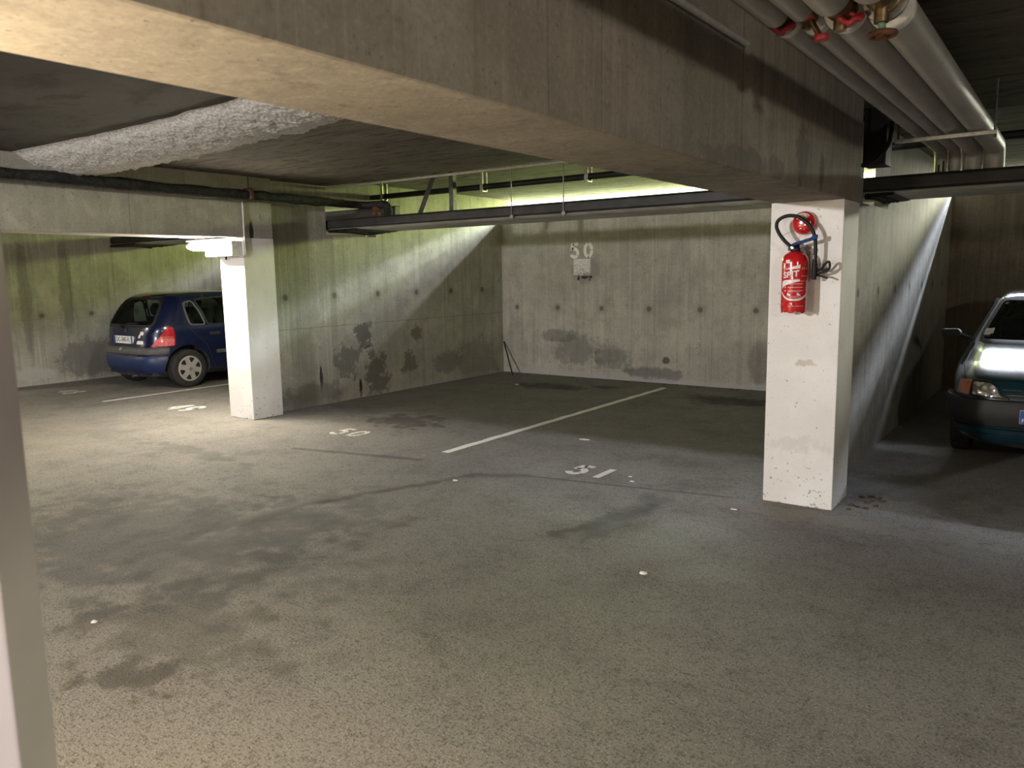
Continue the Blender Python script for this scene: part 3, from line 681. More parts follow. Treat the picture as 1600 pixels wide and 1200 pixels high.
hd = [(-.035, 1.735), (-.005, 1.748), (.095, 1.775), (.132, 1.785), (.136, 1.812), (.118, 1.812), (.095, 1.795), (-.01, 1.765), (-.034, 1.75)]
EXT(MB().prism(hd, lambda a, b, d: (EX + a, EY + d, b), -.024, .004), 'lever_handle', M['blue'], bevel=.003)
hose = [(EX - .022, EY - .03, 1.742), (EX - .055, EY - .035, 1.772), (EX - .095, EY - .035, 1.822), (EX - .118, EY - .03, 1.872), (EX - .108, EY - .025, 1.912), (EX - .06, EY - .02, 1.936), (EX + .0, EY - .012, 1.932),
        (EX + .05, EY - .004, 1.902), (EX + .09, EY + .004, 1.855), (EX + .112, EY + .01, 1.80), (EX + .118, EY + .014, 1.74), (EX + .118, EY + .016, 1.66), (EX + .116, EY + .018, 1.60)]
EXT(MB().tube(bez(hose), .0115, 12), 'hose', M['black_gloss'], smooth=60)
EXT(MB().tube([(EX - .018, EY - .03, 1.738), (EX - .046, EY - .034, 1.764)], .0095, 12), 'hose_ferrule', M['chrome'], smooth=40)
EXT(MB().lathe([(.013, 1.53), (.017, 1.56), (.017, 1.63), (.013, 1.66)], (EX + .116, EY + .018, 0), 14), 'nozzle', M['black'], smooth=40)
EXT(MB().box(EX + .108, EX + .126, EY + .008, EY + .0125, 1.655, 1.685), 'ferrule_tag', M['collar'])
gr = MB().tube(bez([(EX + .12, EY + .03, 1.585), (EX + .16, EY + .02, 1.60), (EX + .185, EY + .01, 1.632), (EX + .205, EY + .01, 1.640), (EX + .208, EY + .015, 1.605), (EX + .18, EY + .02, 1.580), (EX + .13, EY + .03, 1.565)]), .008, 8)
gr.tube(bez([(EX + .12, EY + .03, 1.555), (EX + .16, EY + .015, 1.552), (EX + .20, EY + .012, 1.538)]), .006, 8).tube(bez([(EX + .13, EY + .03, 1.60), (EX + .165, EY + .02, 1.588), (EX + .195, EY + .015, 1.60)]), .005, 8)
EXT(gr, 'trigger_clip', M['black'], smooth=50)
EXT(MB().box(EX - .03, EX + .03, EY + .07, 5.3005, 1.40, 1.70), 'wall_bracket', M['steel_dark'])
EXT(MB().tube(bez([(EX - .01, EY - .03, 1.733), (EX - .06, EY - .045, 1.75), (EX - .085, EY - .045, 1.79), (EX - .06, EY - .03, 1.823), (EX + .0, EY - .0, 1.845), (EX + .06, EY + .04, 1.86)]), .0012, 5), 'safety_wire', M['steel'])

e = empty('alarm_dome', (-1.487, 5.30, 1.893)); tag(e, 'shiny red domed alarm disc behind the black hose loop', 'alarm')
o = MB().lathe([(.074, 5.3005), (.076, 5.285), (.074, 5.265), (.064, 5.246), (.045, 5.236), (.02, 5.232), (.001, 5.2315)], (-1.487, 0, 1.893), 40, 'y').build('dome', M['ext_red'], e, smooth=60); o.location = (1.487, -5.30, -1.893)
def dome_y(dx, dz):
    r = math.hypot(dx, dz)
    P = [(.0, 5.2315), (.02, 5.232), (.045, 5.236), (.064, 5.246), (.074, 5.265)]
    for (a, ya), (b, yb) in zip(P, P[1:]):
        if a <= r <= b: return ya + (yb - ya) * (r - a) / (b - a) - .0012
    return 5.264
lm = MB(); vs = []; fs = []; N_ = 24
for i in range(N_ + 1):
    a = math.radians(132 - 84 * i / N_)
    for r in (.036, .045, .054, .062): dx, dz = r * math.cos(a), r * math.sin(a); vs.append((-1.487 + dx, dome_y(dx, dz), 1.893 + dz))
for i in range(N_):
    for j in range(3): fs.append((i * 4 + j, i * 4 + j + 1, i * 4 + j + 5, i * 4 + j + 4))
o = lm.add(vs, fs).build('label_band', M['cream'], e, fix=False); o.location = (1.487, -5.30, -1.893)
tv, tf = text_mesh('ACTOR', .022)
lm = MB()
def bend(v):
    a = PI / 2 - v.x / .049; r = .049 + v.y; dx, dz = r * math.cos(a), r * math.sin(a); return (-1.487 + dx, dome_y(dx, dz) - .0012 - v.z, 1.893 + dz)
o = lm.add([bend(v) for v in tv], tf).build('lettering', M['plate_ink'], e, fix=False); o.location = (1.487, -5.30, -1.893)
for dx, dz, w, h in ((-.03, .03, .016, .012), (-.012, .022, .016, .006), (.02, .012, .012, .010), (-.014, -.018, .018, .005), (-.01, -.036, .010, .008), (.012, -.042, .006, .005)):
    o = MB().add([(-1.487 + a, dome_y(a, b), 1.893 + b) for a, b in ((dx - w / 2, dz - h / 2), (dx + w / 2, dz - h / 2 + .002), (dx + w / 2, dz + h / 2), (dx - w / 2, dz + h / 2 - .002))], [(0, 1, 2, 3)]).build('printed_mark', M['cream'], e, fix=False); o.location = (1.487, -5.30, -1.893)

# ------------------------------------------------------------------ near post, rod, litter
pp = [(-1.042, .364), (-1.109, .433), (-1.227, .405), (-1.16, .336)]
tag(MB().prism(pp, lambda a, b, d: (a, b, d), 0, CEIL - .001).build('steel_post', M['post'], bevel=.006), 'mauve grey painted steel post standing very close to the viewer', 'post')
e = empty('rod', (-7.236, 9.943, 0)); tag(e, 'thin black rod leaning in the corner of the concrete walls', 'rod')
o = MB().tube([(-7.236, 9.943, .006), (-7.615, 10.235, .495)], .011, 10).build('shaft', M['black'], e, smooth=40); o.location = (7.236, -9.943, 0)
o = MB().tube([(-7.615, 10.235, .495), (-7.625, 10.243, .508)], .013, 10).build('white_cap', M['collar'], e, smooth=40); o.location = (7.236, -9.943, 0)
def scrap(name, x, y, w, d, mat, label, cat='litter', group=None, h=.006, seed=0):
    r = random.Random(seed); n = 9; poly = []
    for k in range(n):
        t = 2 * PI * k / n; q = r.uniform(.7, 1.05); poly.append((x + w * q * math.cos(t), y + d * q * math.sin(t)))
    m = MB(); vs = [(a, b, .0005) for a, b in poly] + [(x + (a - x) * .8, y + (b - y) * .8, h * r.uniform(.5, 1.2)) for a, b in poly] + [(x, y, h)]
    fs = [tuple(range(n - 1, -1, -1))] + [(i, (i + 1) % n, n + (i + 1) % n, n + i) for i in range(n)] + [(n + i, n + (i + 1) % n, 2 * n) for i in range(n)]
    tag(m.add(vs, fs).build(name, mat), label, cat, group, 'thing')
scrap('paper_scrap', -3.789, 6.366, .075, .025, M['paper'], 'torn white paper scrap on the floor between line and number 51', seed=1)
scrap('bottle_cap', -1.795, 3.625, .022, .022, M['paper'], 'round white cap lying alone on the open aisle floor', seed=2, h=.01)
scrap('paper_scrap', -3.872, 4.532, .03, .018, M['paper'], 'small white scrap on the aisle floor before the long bay line', seed=3)
scrap('paper_scrap', -2.777, 5.37, .022, .016, M['paper'], 'tiny white scrap just right of the floor number 51', seed=4)
scrap('paper_scrap', -2.70, 5.25, .02, .016, M['paper'], 'tiny pale scrap in front of the one beside number 51', seed=5)
scrap('paper_scrap', -6.545, 9.1, .035, .022, M['paper'], 'white scrap on the dark floor near the rear wall of bay 50', seed=6)
scrap('paper_scrap', -3.67, 1.65, .02, .018, M['paper'], 'small white crumb on the aisle floor near the steel post', seed=7)
scrap('cigarette_end', -1.80, 4.98, .03, .012, M['cream'], 'cream cigarette end near the foot of the extinguisher column', seed=8)
r2 = random.Random(21)
for k in range(26):
    x = -4.6 + 1.9 * r2.random() if k < 18 else -7.2 + 2.8 * r2.random(); y = YB - .05 - .25 * r2.random() ** 2
    scrap('dry_leaf', x, y, .018 + .015 * r2.random(), .012 + .012 * r2.random(), M['leaf'], 'dry brown leaf among those along the foot of the rear wall', 'leaf', 'dry leaves along the rear wall', .008, 30 + k)
for k in range(12):
    x = -1.18 + .2 * r2.random(); y = 5.35 + .45 * r2.random()
    scrap('dry_leaf', x, y, .015 + .015 * r2.random(), .010 + .010 * r2.random(), M['leaf'], 'dry brown leaf beside the foot of the extinguisher column', 'leaf', 'dry leaves by the extinguisher column', .010, 60 + k)

# ------------------------------------------------------------------ cars
def pchip(keys, n):
    """smooth resampling of rows of numbers along the first column"""
    out = []; K = keys; m = len(K); dim = len(K[0])
    def slope(i, c):
        if i == 0 or i == m - 1:
            j = 0 if i == 0 else m - 2; return (K[j + 1][c] - K[j][c]) / (K[j + 1][0] - K[j][0])
        a = (K[i][c] - K[i - 1][c]) / (K[i][0] - K[i - 1][0]); b = (K[i + 1][c] - K[i][c]) / (K[i + 1][0] - K[i][0])
        return 0 if a * b <= 0 else 2 * a * b / (a + b)
    def ev(z):
        for i in range(m - 1):
            if z <= K[i + 1][0] + 1e-9: break
        h = K[i + 1][0] - K[i][0]; t = (z - K[i][0]) / h; row = [z]
        for c in range(1, dim):
            y0, y1, d0, d1 = K[i][c], K[i + 1][c], slope(i, c) * h, slope(i + 1, c) * h
            row.append((2 * t ** 3 - 3 * t * t + 1) * y0 + (t ** 3 - 2 * t * t + t) * d0 + (-2 * t ** 3 + 3 * t * t) * y1 + (t ** 3 - t * t) * d1)
        return row
    zs = []
    for i in range(m - 1):
        k = max(2, int(n * max((K[i + 1][0] - K[i][0]) / (K[-1][0] - K[0][0]), .3 * (abs(K[i + 1][2] - K[i][2]) + abs(K[i + 1][1] - K[i][1])) / 3)))
        zs += [K[i][0] + (K[i + 1][0] - K[i][0]) * j / k for j in range(k)]
    zs.append(K[-1][0]); return [ev(z) for z in zs]
class Car:
    """hatchback, local frame: y from the tail (0) to the nose, x across, z up"""
    NA = 168
    def __init__(s, name, keys, loc, rz, label, paint):
        s.root = empty(name, loc, rz); tag(s.root, label, 'car')
        rows = pchip(keys, 70); s.rows = rows; vs = []; fs = []; N = s.NA
        for (z, yr, yf, hw, ne) in rows: vs += [s.pt(z, yr, yf, hw, ne, 2 * PI * k / N) for k in range(N)]
        for i in range(len(rows) - 1):
            for k in range(N):
                k2 = (k + 1) % N; fs.append((i * N + k, i * N + k2, (i + 1) * N + k2, (i + 1) * N + k))
        fs.append(tuple(range(N - 1, -1, -1)))
        z, yr, yf, hw, ne = rows[-1]; vs.append((0, (yr + yf) / 2, z + .004)); c = len(vs) - 1; b = (len(rows) - 1) * N
        fs += [(b + k, b + (k + 1) % N, c) for k in range(N)]
        s.v = [Vector(v) for v in vs]; s.f = fs; s.bvh = BVHTree.FromPolygons(s.v, [tuple(f) for f in fs]); s.paint = paint
    @staticmethod
    def pt(z, yr, yf, hw, ne, t):
        c, q = math.cos(t), math.sin(t); p = 2 / ne; L = (yf - yr) / 2
        # squarer sides, softly rounded corners
        return (hw * math.copysign(abs(c) ** p, c), (yr + yf) / 2 + L * math.copysign(abs(q) ** p, q), z)
    def hit(s, o, d, off):
        r = s.bvh.ray_cast(Vector(o), Vector(d).normalized())
        if r[0] is None:
            q = s.bvh.find_nearest(Vector(o) + Vector(d).normalized() * 4.3); return q[0] - Vector(d).normalized() * off
        return r[0] - Vector(d).normalized() * off
    def frame(s, kind):
        if kind == 'right': return lambda a, b: ((5, a, b), (-1, 0, 0))
        if kind == 'left': return lambda a, b: ((-5, a, b), (1, 0, 0))
        if kind == 'rear': return lambda a, b: ((a, -5, b), (0, 1, 0))
        if kind == 'front': return lambda a, b: ((a, 9, b), (0, -1, 0))
        if kind == 'top': return lambda a, b: ((a, b, 5), (0, 0, -1))
        ang = math.radians(kind); d = Vector((math.cos(ang), math.sin(ang), 0)); side = Vector((-d.y, d.x, 0))
        def fn(a, b):
            o = Vector((0, 1.88, b)) + side * a - d * 6; return (tuple(o), tuple(d))
        return fn
    def densify(s, poly, step=.03, rounded=0.0):
        out = []; n = len(poly); P = [Vector(p) for p in poly]
        if rounded:
            Q = []
            for i in range(n):
                a, b, c = P[i - 1], P[i], P[(i + 1) % n]; u = (a - b); v = (c - b); r1 = min(rounded, u.length * .45); r2_ = min(rounded, v.length * .45)
                A = b + u.normalized() * r1; B = b + v.normalized() * r2_
                for k in range(6):
                    t = k / 5; Q.append(A * (1 - t) ** 2 + b * 2 * t * (1 - t) + B * t * t)
            P = Q; n = len(P)
        for i in range(n):
            a, b = P[i], P[(i + 1) % n]; k = max(1, int((b - a).length / step))
            out += [a + (b - a) * j / k for j in range(k)]
        return out
    def patch(s, kind, poly, off, rounded=.0, rings=6, mb=None):
        fr = s.frame(kind); P = s.densify(poly, .03, rounded); n = len(P); c = sum(P, Vector((0, 0))) / n
        vs = []; fs = []
        for r in range(rings, 0, -1):
            for p in P:
                q = c + (p - c) * r / rings; o, d = fr(q.x, q.y); h = s.hit(o, d, off); vs.append(h if h is not None else Vector(o) + Vector(d) * 4)
        o, d = fr(c.x, c.y); vs.append(s.hit(o, d, off))
        for r in range(rings - 1):
            for k in range(n): k2 = (k + 1) % n; fs.append((r * n + k, r * n + k2, (r + 1) * n + k2, (r + 1) * n + k))
        for k in range(n): fs.append(((rings - 1) * n + k, (rings - 1) * n + (k + 1) % n, rings * n))
        # short skirt back into the body gives the patch its thickness
        m0 = len(vs)
        for p in P: o, d = fr(p.x, p.y); h = s.hit(o, d, -.004); vs.append(h if h is not None else Vector(o) + Vector(d) * 4)
        for k in range(n): k2 = (k + 1) % n; fs.append((m0 + k, m0 + k2, k2, k))
        mb = mb or MB(); mb.add(vs, fs); return mb
    def border(s, kind, poly, w, off, rounded=.0, mb=None):
        """strip around a polygon, inside edge moved in, outside edge moved out by w"""
        fr = s.frame(kind); P = s.densify(poly, .03, rounded); n = len(P); c = sum(P, Vector((0, 0))) / n; vs = []; fs = []
        for q in (w, .35 * w, -.8 * w, -.8 * w):
            for i, p in enumerate(P):
                t = (P[(i + 1) % n] - P[i - 1]).normalized(); nn = Vector((t.y, -t.x))
                if nn.dot(p - c) < 0: nn = -nn
                e = p + nn * q; o, d = fr(e.x, e.y); h = s.hit(o, d, off if len(vs) >= n and len(vs) < 3 * n else -.004); vs.append(h if h is not None else Vector(o) + Vector(d) * 4)
        for r in range(3):
            for k in range(n): k2 = (k + 1) % n; fs.append((r * n + k, r * n + k2, (r + 1) * n + k2, (r + 1) * n + k))
        mb = mb or MB(); mb.add(vs, fs); return mb
    def seam(s, kind, pts, w, off, mb=None):
        fr = s.frame(kind); P = []
        for a, b in zip(pts, pts[1:]):
            a, b = Vector(a), Vector(b); k = max(1, int((b - a).length / .03)); P += [a + (b - a) * j / k for j in range(k)]
        P.append(Vector(pts[-1])); mb = mb or MB(); vs = []; fs = []
        for i, p in enumerate(P):
            t = (P[min(i + 1, len(P) - 1)] - P[max(i - 1, 0)]).normalized(); nn = Vector((-t.y, t.x)) * w / 2
            for e, of in ((p + nn, -.003), (p + nn * .6, off), (p - nn * .6, off), (p - nn, -.003)):
                o, d = fr(e.x, e.y); h = s.hit(o, d, of); vs.append(h if h is not None else Vector(o) + Vector(d) * 4)
        for i in range(len(P) - 1):
            for j in range(3): fs.append((4 * i + j, 4 * i + j + 1, 4 * i + j + 5, 4 * i + j + 4))
        mb.add(vs, fs); return mb
    def row_at(s, z):
        R = s.rows
        for a, b in zip(R, R[1:]):
            if a[0] <= z <= b[0] + 1e-9:
                t = (z - a[0]) / (b[0] - a[0]); return [x + (y - x) * t for x, y in zip(a, b)]
        return R[-1]
    def band(s, z0, z1, y_lim, front, off, prof=((0, 0), (.15, .8), (.5, 1), (.85, .8), (1, 0)), mb=None, inner=-.01):
        """bumper band wrapped round one end of the body"""
        mb = mb or MB(); vs = []; fs = []; N = 120; cols = []
        for k in range(N + 1):
            t = (PI * k / N) if front else (PI + PI * k / N)
            y = s.pt(*s.row_at((z0 + z1) / 2), t)[1]
            if (y > y_lim) if front else (y < y_lim): cols.append(t)
        for t in cols:
            for (h, o) in prof:
                z = z0 + (z1 - z0) * h; r = s.row_at(z); p = Vector(s.pt(*r, t)); q = Vector(s.pt(*r, t + .01)) - Vector(s.pt(*r, t - .01))
                nn = Vector((q.y, -q.x, 0)).normalized(); c = Vector((0, (r[1] + r[2]) / 2, z))
                if nn.dot(p - c) < 0: nn = -nn
                vs.append(p + nn * (inner + (off - inner) * o))
        m = len(prof)
        for i in range(len(cols) - 1):
            for j in range(m - 1): fs.append((i * m + j, i * m + j + 1, (i + 1) * m + j + 1, (i + 1) * m + j))
        fs.append(tuple(range(m))); fs.append(tuple(range(len(cols) * m - m, len(cols) * m)))
        mb.add(vs, fs); return mb
    def cut(s, obj, cutters):
        for c in cutters:
            md = obj.modifiers.new('arch', 'BOOLEAN'); md.object = c; md.operation = 'DIFFERENCE'; md.solver = 'EXACT'
        dg = bpy.context.evaluated_depsgraph_get(); dg.update(); me = bpy.data.meshes.new_from_object(obj.evaluated_get(dg)); obj.modifiers.clear()
        old = obj.data; obj.data = me; bpy.data.meshes.remove(old)
    def body(s, windows, axles, arch_r, lip):
        mb = MB(); mb.v = [tuple(v) for v in s.v]; mb.f = list(s.f); mb.mi = [0] * len(s.f)
        o = mb.build('body', [s.paint, M['interior']], s.root, smooth=38)
        cs = []
        for ya in axles:
            for sx in (-1, 1):
                c = MB().lathe([(arch_r, sx * .52), (arch_r, sx * 1.2)], (0, ya, s.wr + .015), 40, 'x').build('cutter', M['interior']); c.location = s.root.location; c.rotation_euler = s.root.rotation_euler; cs.append(c)
        dg = bpy.context.evaluated_depsgraph_get(); dg.update()
        s.cutters = cs; s.cut(o, cs)
        # open the window apertures
        bm = bmesh.new(); bm.from_mesh(o.data); kill = []
        def inside(p, poly):
            r = False; n = len(poly)
            for i in range(n):
                (x1, y1), (x2, y2) = poly[i], poly[(i + 1) % n]
                if (y1 > p[1]) != (y2 > p[1]) and p[0] < (x2 - x1) * (p[1] - y1) / (y2 - y1) + x1: r = not r
            return r
        for f in bm.faces:
            c, n = f.calc_center_median(), f.normal
            for kind, poly in windows:
                if kind == 'side' and abs(n.x) > .5 and inside((c.y, c.z), poly): kill.append(f); break
                if kind == 'rear' and n.y < -.25 and inside((c.x, c.z), poly): kill.append(f); break
                if kind == 'front' and n.y > .2 and c.y < s.nose - .75 and inside((c.x, c.z), poly): kill.append(f); break
        bmesh.ops.delete(bm, geom=kill, context='FACES'); bm.to_mesh(o.data); bm.free()
        for p in o.data.polygons: p.use_smooth = True
        o.data.set_sharp_from_angle(angle=math.radians(38))
        s.bodyobj = o
        return o
    def wheels(s, axles, x_out, r, wd, cap):
        for ya in axles:
            for sx in (-1, 1):
                w = empty('wheel', (sx * (x_out - wd / 2), ya, r), 0 if sx > 0 else PI); w.parent = s.root
                h = wd / 2
                pr = [(r * .62, -h), (r * .80, -h), (r * .93, -h * .96), (r * .985, -h * .8), (r, -h * .55), (r, h * .55), (r * .985, h * .8), (r * .93, h * .96), (r * .80, h), (r * .66, h * .98), (r * .62, h * .9)]
                MB().lathe(pr, (0, 0, 0), 48, 'x').build('tyre', M['tyre'], w, smooth=40)
                cap(w, r, h)
    def plate(s, kind, xc, zc, w, h, parent=None):
        fr = s.frame(kind); o, d = fr(xc, zc); p = s.hit(o, d, .014)
        return p
    def finish(s):
        for c in s.cutters: bpy.data.objects.remove(c)
def clio_cap(w, r, h):
    R2 = r * .66
    m = MB().lathe([(R2 * 1.0, h * .80), (R2 * 1.0, h * 1.0), (R2 * .93, h * 1.06), (R2 * .86, h * 1.02), (R2 * .5, h * 1.12), (R2 * .3, h * 1.18), (R2 * .12, h * 1.2), (.001, h * 1.2)], (0, 0, 0), 40, 'x')
    hc = m.build('hub_cap', M['alloy'], w, smooth=40)
    d = MB()
    for k in range(6):
        a = 2 * PI * k / 6 + .3; poly = []
        for (rr, da) in ((.50, -.10), (.84, -.27), (.88, -.1), (.88, .1), (.84, .27), (.50, .10)):
            poly.append((R2 * rr * math.cos(a + da), R2 * rr * math.sin(a + da)))
        d.prism(poly, lambda p, q, e_: (e_, p, q), h * .9, h * 1.125)
    d.build('cap_opening', M['black'], w, smooth=30)
    MB().lathe([(R2 * .16, h * 1.19), (R2 * .16, h * 1.23), (R2 * .1, h * 1.25), (.001, h * 1.25)], (0, 0, 0), 20, 'x').build('hub_badge', M['steel'], w, smooth=40)
def fiesta_cap(w, r, h):
    R2 = r * .66
    MB().lathe([(R2, h * .8), (R2, h * .98), (R2 * .9, h * 1.0), (R2 * .5, h * .9), (R2 * .25, h * 1.0), (.001, h * 1.0)], (0, 0, 0), 32, 'x').build('hub_cap', M['alloy'], w, smooth=40)
def seat(parent, x, y, z, wd, ht, head=True, rest=True):
    e = empty('seat', (x, y, z)); e.parent = parent
    MB().box(-wd / 2, wd / 2, -.02, .46, -.12, .05).build('cushion', M['interior'], e, bevel=.03, smooth=40)
    MB().prism([(-.02, 0), (.10, 0), (.02, ht), (-.08, ht)], lambda a, b, d: (d, a, b), -wd / 2, wd / 2).build('backrest', M['interior'], e, bevel=.03, smooth=40)
    if head:
        xs = (0,) if wd < .7 else (-.32, .32)
        for hx in xs:
            MB().lathe([(.02, -.05), (.075, -.045), (.10, -.02), (.10, .02), (.075, .045), (.02, .05)], (hx, -.06, ht + .11), 20, 'y').tube([(hx, -.06, ht - .02), (hx, -.06, ht + .05)], .012, 8).build('headrest', M['interior'], e, smooth=40)

# blue hatchback seen from behind
K1 = [(.17, .14, 3.58, .70, 5), (.22, .05, 3.68, .775, 5), (.35, .0, 3.75, .812, 5.2), (.50, -.005, 3.77, .82, 5.4), (.62, .02, 3.76, .822, 5.6), (.70, .045, 3.70, .822, 5.6), (.76, .06, 3.55, .82, 5.6), (.81, .075, 3.30, .816, 5.8), (.86, .09, 3.02, .81, 6),
      (.91, .105, 2.80, .80, 6), (.95, .125, 2.70, .79, 6), (1.05, .18, 2.50, .762, 6), (1.15, .245, 2.30, .73, 6), (1.25, .325, 2.08, .69, 6), (1.32, .40, 1.92, .65, 5.6), (1.37, .48, 1.76, .60, 5), (1.40, .62, 1.58, .52, 4), (1.414, .85, 1.36, .34, 3)]
c = Car('car', K1, (-11.42, 5.90, 0), 0, 'dark blue hatchback parked tail out behind the white lamp column', M['clio']); c.nose = 3.77; c.wr = .283
AX1 = (.575, 3.045)
rearw = [(-.615, .925), (.615, .925), (.575, 1.16), (.50, 1.315), (-.50, 1.315), (-.575, 1.16)]
q1 = [(.63, .925), (.875, .915), (.82, 1.10), (.74, 1.275), (.60, 1.25), (.60, 1.10)]
q2 = [(.915, .915), (1.46, .905), (1.47, 1.325), (1.1, 1.315), (.785, 1.285), (.86, 1.10)]
q3 = [(1.56, .905), (2.42, .895), (2.30, 1.02), (2.02, 1.24), (1.85, 1.32), (1.56, 1.33)]
ws = [(-.66, .965), (.66, .965), (.55, 1.32), (-.55, 1.32)]
c.body([('rear', rearw), ('side', q1), ('side', q2), ('side', q3), ('front', ws)], AX1, .335, None)
B = c.bodyobj
def part(mb, name, mat, par=None, **k): return mb.build(name, mat, par or c.root, **k)
g_ = part(c.patch('rear', rearw, .006, .09), 'rear_window', M['glass'], smooth=50)
part(c.border('rear', rearw, .022, .009, .09), 'seal', M['black'], g_, smooth=50)
for sd in ('right', 'left'):
    for nm, q in (('quarter_window', q1), ('door_window', q2), ('door_window', q3)):
        g_ = part(c.patch(sd, q, .005, .05), nm, M['glass'], smooth=50)
        part(c.border(sd, q, .016, .008, .05), 'seal', M['trim_grey'] if nm == 'quarter_window' else M['black'], g_, smooth=50)
g_ = part(c.patch('front', ws, .005, .05), 'windscreen', M['glass'], smooth=50)
part(c.border('front', ws, .02, .008, .05), 'seal', M['black'], g_, smooth=50)
for sd in ('right', 'left'):
    sm_ = c.seam(sd, [(.655, 1.30), (.57, 1.15), (.55, .95), (.66, .82), (.86, .64), (.95, .40), (1.0, .25)], .012, .0015)
    c.seam(sd, [(1.51, 1.35), (1.51, .90), (1.52, .26), (1.0, .25)], .012, .0015, sm_); c.seam(sd, [(2.50, .88), (2.56, .60), (2.53, .30), (1.52, .26)], .012, .0015, sm_)
    part(sm_, 'door_seam', M['black'])
    part(c.patch(sd, [(.92, .755), (1.10, .752), (1.10, .80), (.92, .803)], .02, .02), 'door_handle', M['trim_dark'], smooth=50)
    part(c.patch(sd, [(1.66, .755), (1.84, .752), (1.84, .80), (1.66, .803)], .02, .02), 'door_handle', M['trim_dark'], smooth=50)
    part(c.patch(sd, [(1.02, .475), (2.48, .475), (2.48, .525), (1.02, .53)], .014, .02), 'side_moulding', M['trim_grey'], smooth=50)
    part(c.patch(sd, [(.93, .19), (2.7, .19), (2.7, .255), (.93, .255)], .012, .02), 'sill_trim', M['trim_dark'], smooth=50)
for ang, sd in ((128, 1), (52, -1)):
    t_ = [(-.02, .612), (.28, .612), (.275, .80), (.235, .90), (.185, .905), (.105, .80), (.05, .70)]
bp_ = c.band(.505, .625, .30, False, .028); o = part(bp_, 'bumper', M['trim_grey'], smooth=50); c.cut(o, c.cutters)
o = part(c.band(.215, .50, .30, False, .016, ((0, 0), (.12, .7), (.5, 1), (.9, .95), (1, 0))), 'bumper_skirt', M['clio_bump'], smooth=50); c.cut(o, c.cutters)
o = part(c.band(.22, .62, 3.30, True, .02), 'front_bumper', M['trim_grey'], smooth=50); c.cut(o, c.cutters)
# tail lamps wrap round the rear corners: drawn on a view from the diagonal
def tail(ang, sgn):
    fr = c.frame(ang)
    # a grows along the side vector; find the value at the outer rear corner
    P = [(.0, .632), (.30, .632), (.305, .80), (.285, .905), (.235, .915), (.16, .81), (.07, .69)]
    d = Vector((math.cos(math.radians(ang)), math.sin(math.radians(ang)), 0)); side = Vector((-d.y, d.x, 0))
    corner = Vector((sgn * .80, .12, .8)) - Vector((0, 1.88, .8)); base = corner.dot(side)
    k = -1 if sgn > 0 else 1
    poly = [(base + k * (a - .17), b) for a, b in P]; poly2 = [(base + k * (a - .17), b) for a, b in ((.02, .64), (.295, .64), (.30, .745), (.10, .745))]
    poly3 = [(base + k * (a - .17), b) for a, b in ((.115, .755), (.29, .755), (.29, .772), (.125, .772))]
    l_ = part(c.patch(ang, poly, .012, .02), 'tail_lamp', M['lens_red'], smooth=50)
    part(c.patch(ang, poly2, .015, .012), 'clear_lens', M['lens_pale'], l_, smooth=50); part(c.patch(ang, poly3, .0155, .004), 'indicator_lens', M['amber'], l_, smooth=50)
tail(125, 1); tail(55, -1)
# plate and rear details
def rear_at(x, z, off): return c.hit((x, -5, z), (0, 1, 0), off)
py = rear_at(-.02, .73, .012).y
pl = part(MB().box(-.275, .245, py - .006, py + .02, .665, .775), 'number_plate', M['plate'], bevel=.004)
part(MB().box(-.273, -.232, py - .0075, py - .004, .667, .773), 'blue_band', M['plate_blue'], pl); part(MB().box(.203, .243, py - .0075, py - .004, .667, .773), 'blue_band', M['plate_blue'], pl)
tv, tf = text_mesh('DC-040-FL', .088)
wmax = max(v.x for v in tv); part(MB().add([(-.015 + v.x * .195 / wmax, py - .0078 - v.z, .722 + v.y * 1.15) for v in tv], tf), 'lettering', M['plate_ink'], pl, fix=False)
dm = MB()
for i in range(2):
    k = 1 if i == 0 else .62
dia = [(0, .042), (.026, 0), (0, -.042), (-.026, 0)]; inn = [(0, .022), (.012, 0), (0, -.022), (-.012, 0)]
pz = rear_at(0, .845, .006).y
for i in range(4):
    j = (i + 1) % 4; a, b, e_, f_ = dia[i], dia[j], inn[j], inn[i]
    dm.prism([a, b, e_, f_], lambda p, q, d_: (-.01 + p, pz - d_, .845 + q), -.012, .004)
part(dm, 'diamond_badge', M['steel_dark'])
tv, tf = text_mesh('CLIO', .05)
pt_ = rear_at(-.50, .70, .004).y; part(MB().add([(-.47 + v.x, rear_at(-.47 + v.x, .70 + v.y, .003).y - v.z, .70 + v.y) for v in tv], tf), 'lettering', M['chrome'], fix=False)
# sticker and oval on the tailgate
st_ = [(.36, .75), (.40, .755), (.405, .79), (.43, .80), (.455, .79), (.47, .815), (.46, .845), (.44, .835), (.435, .86), (.415, .84), (.39, .845), (.385, .81), (.36, .79)]
part(c.patch('rear', st_, .0015, 0, 3), 'sticker', M['paper'])
part(c.patch('rear', [(.35, .665), (.48, .665), (.49, .69), (.48, .715), (.36, .715), (.34, .69)], .0015, .01, 3), 'oval_sticker', M['paper'])
part(MB().tube([rear_at(-.12, .925, .02), rear_at(.02, .955, .022), rear_at(.30, .965, .022)], .008, 8).lathe([(.025, -.04), (.025, 0)], rear_at(-.14, .915, .0), 12, 'y'), 'rear_wiper', M['black'], smooth=40)
part(c.patch('rear', [(-.11, 1.345), (.11, 1.345), (.10, 1.368), (-.10, 1.368)], .012, .005, 3), 'brake_light', M['lens_red'], smooth=40)
part(c.seam('rear', [(-.62, .90), (.62, .90)], .010, .0015), 'tailgate_seam', M['black'])
part(c.patch('rear', [(-.05, .575), (.0, .57), (.02, .60), (-.03, .61)], .034, .004, 3), 'scuff_mark', M['steel'])
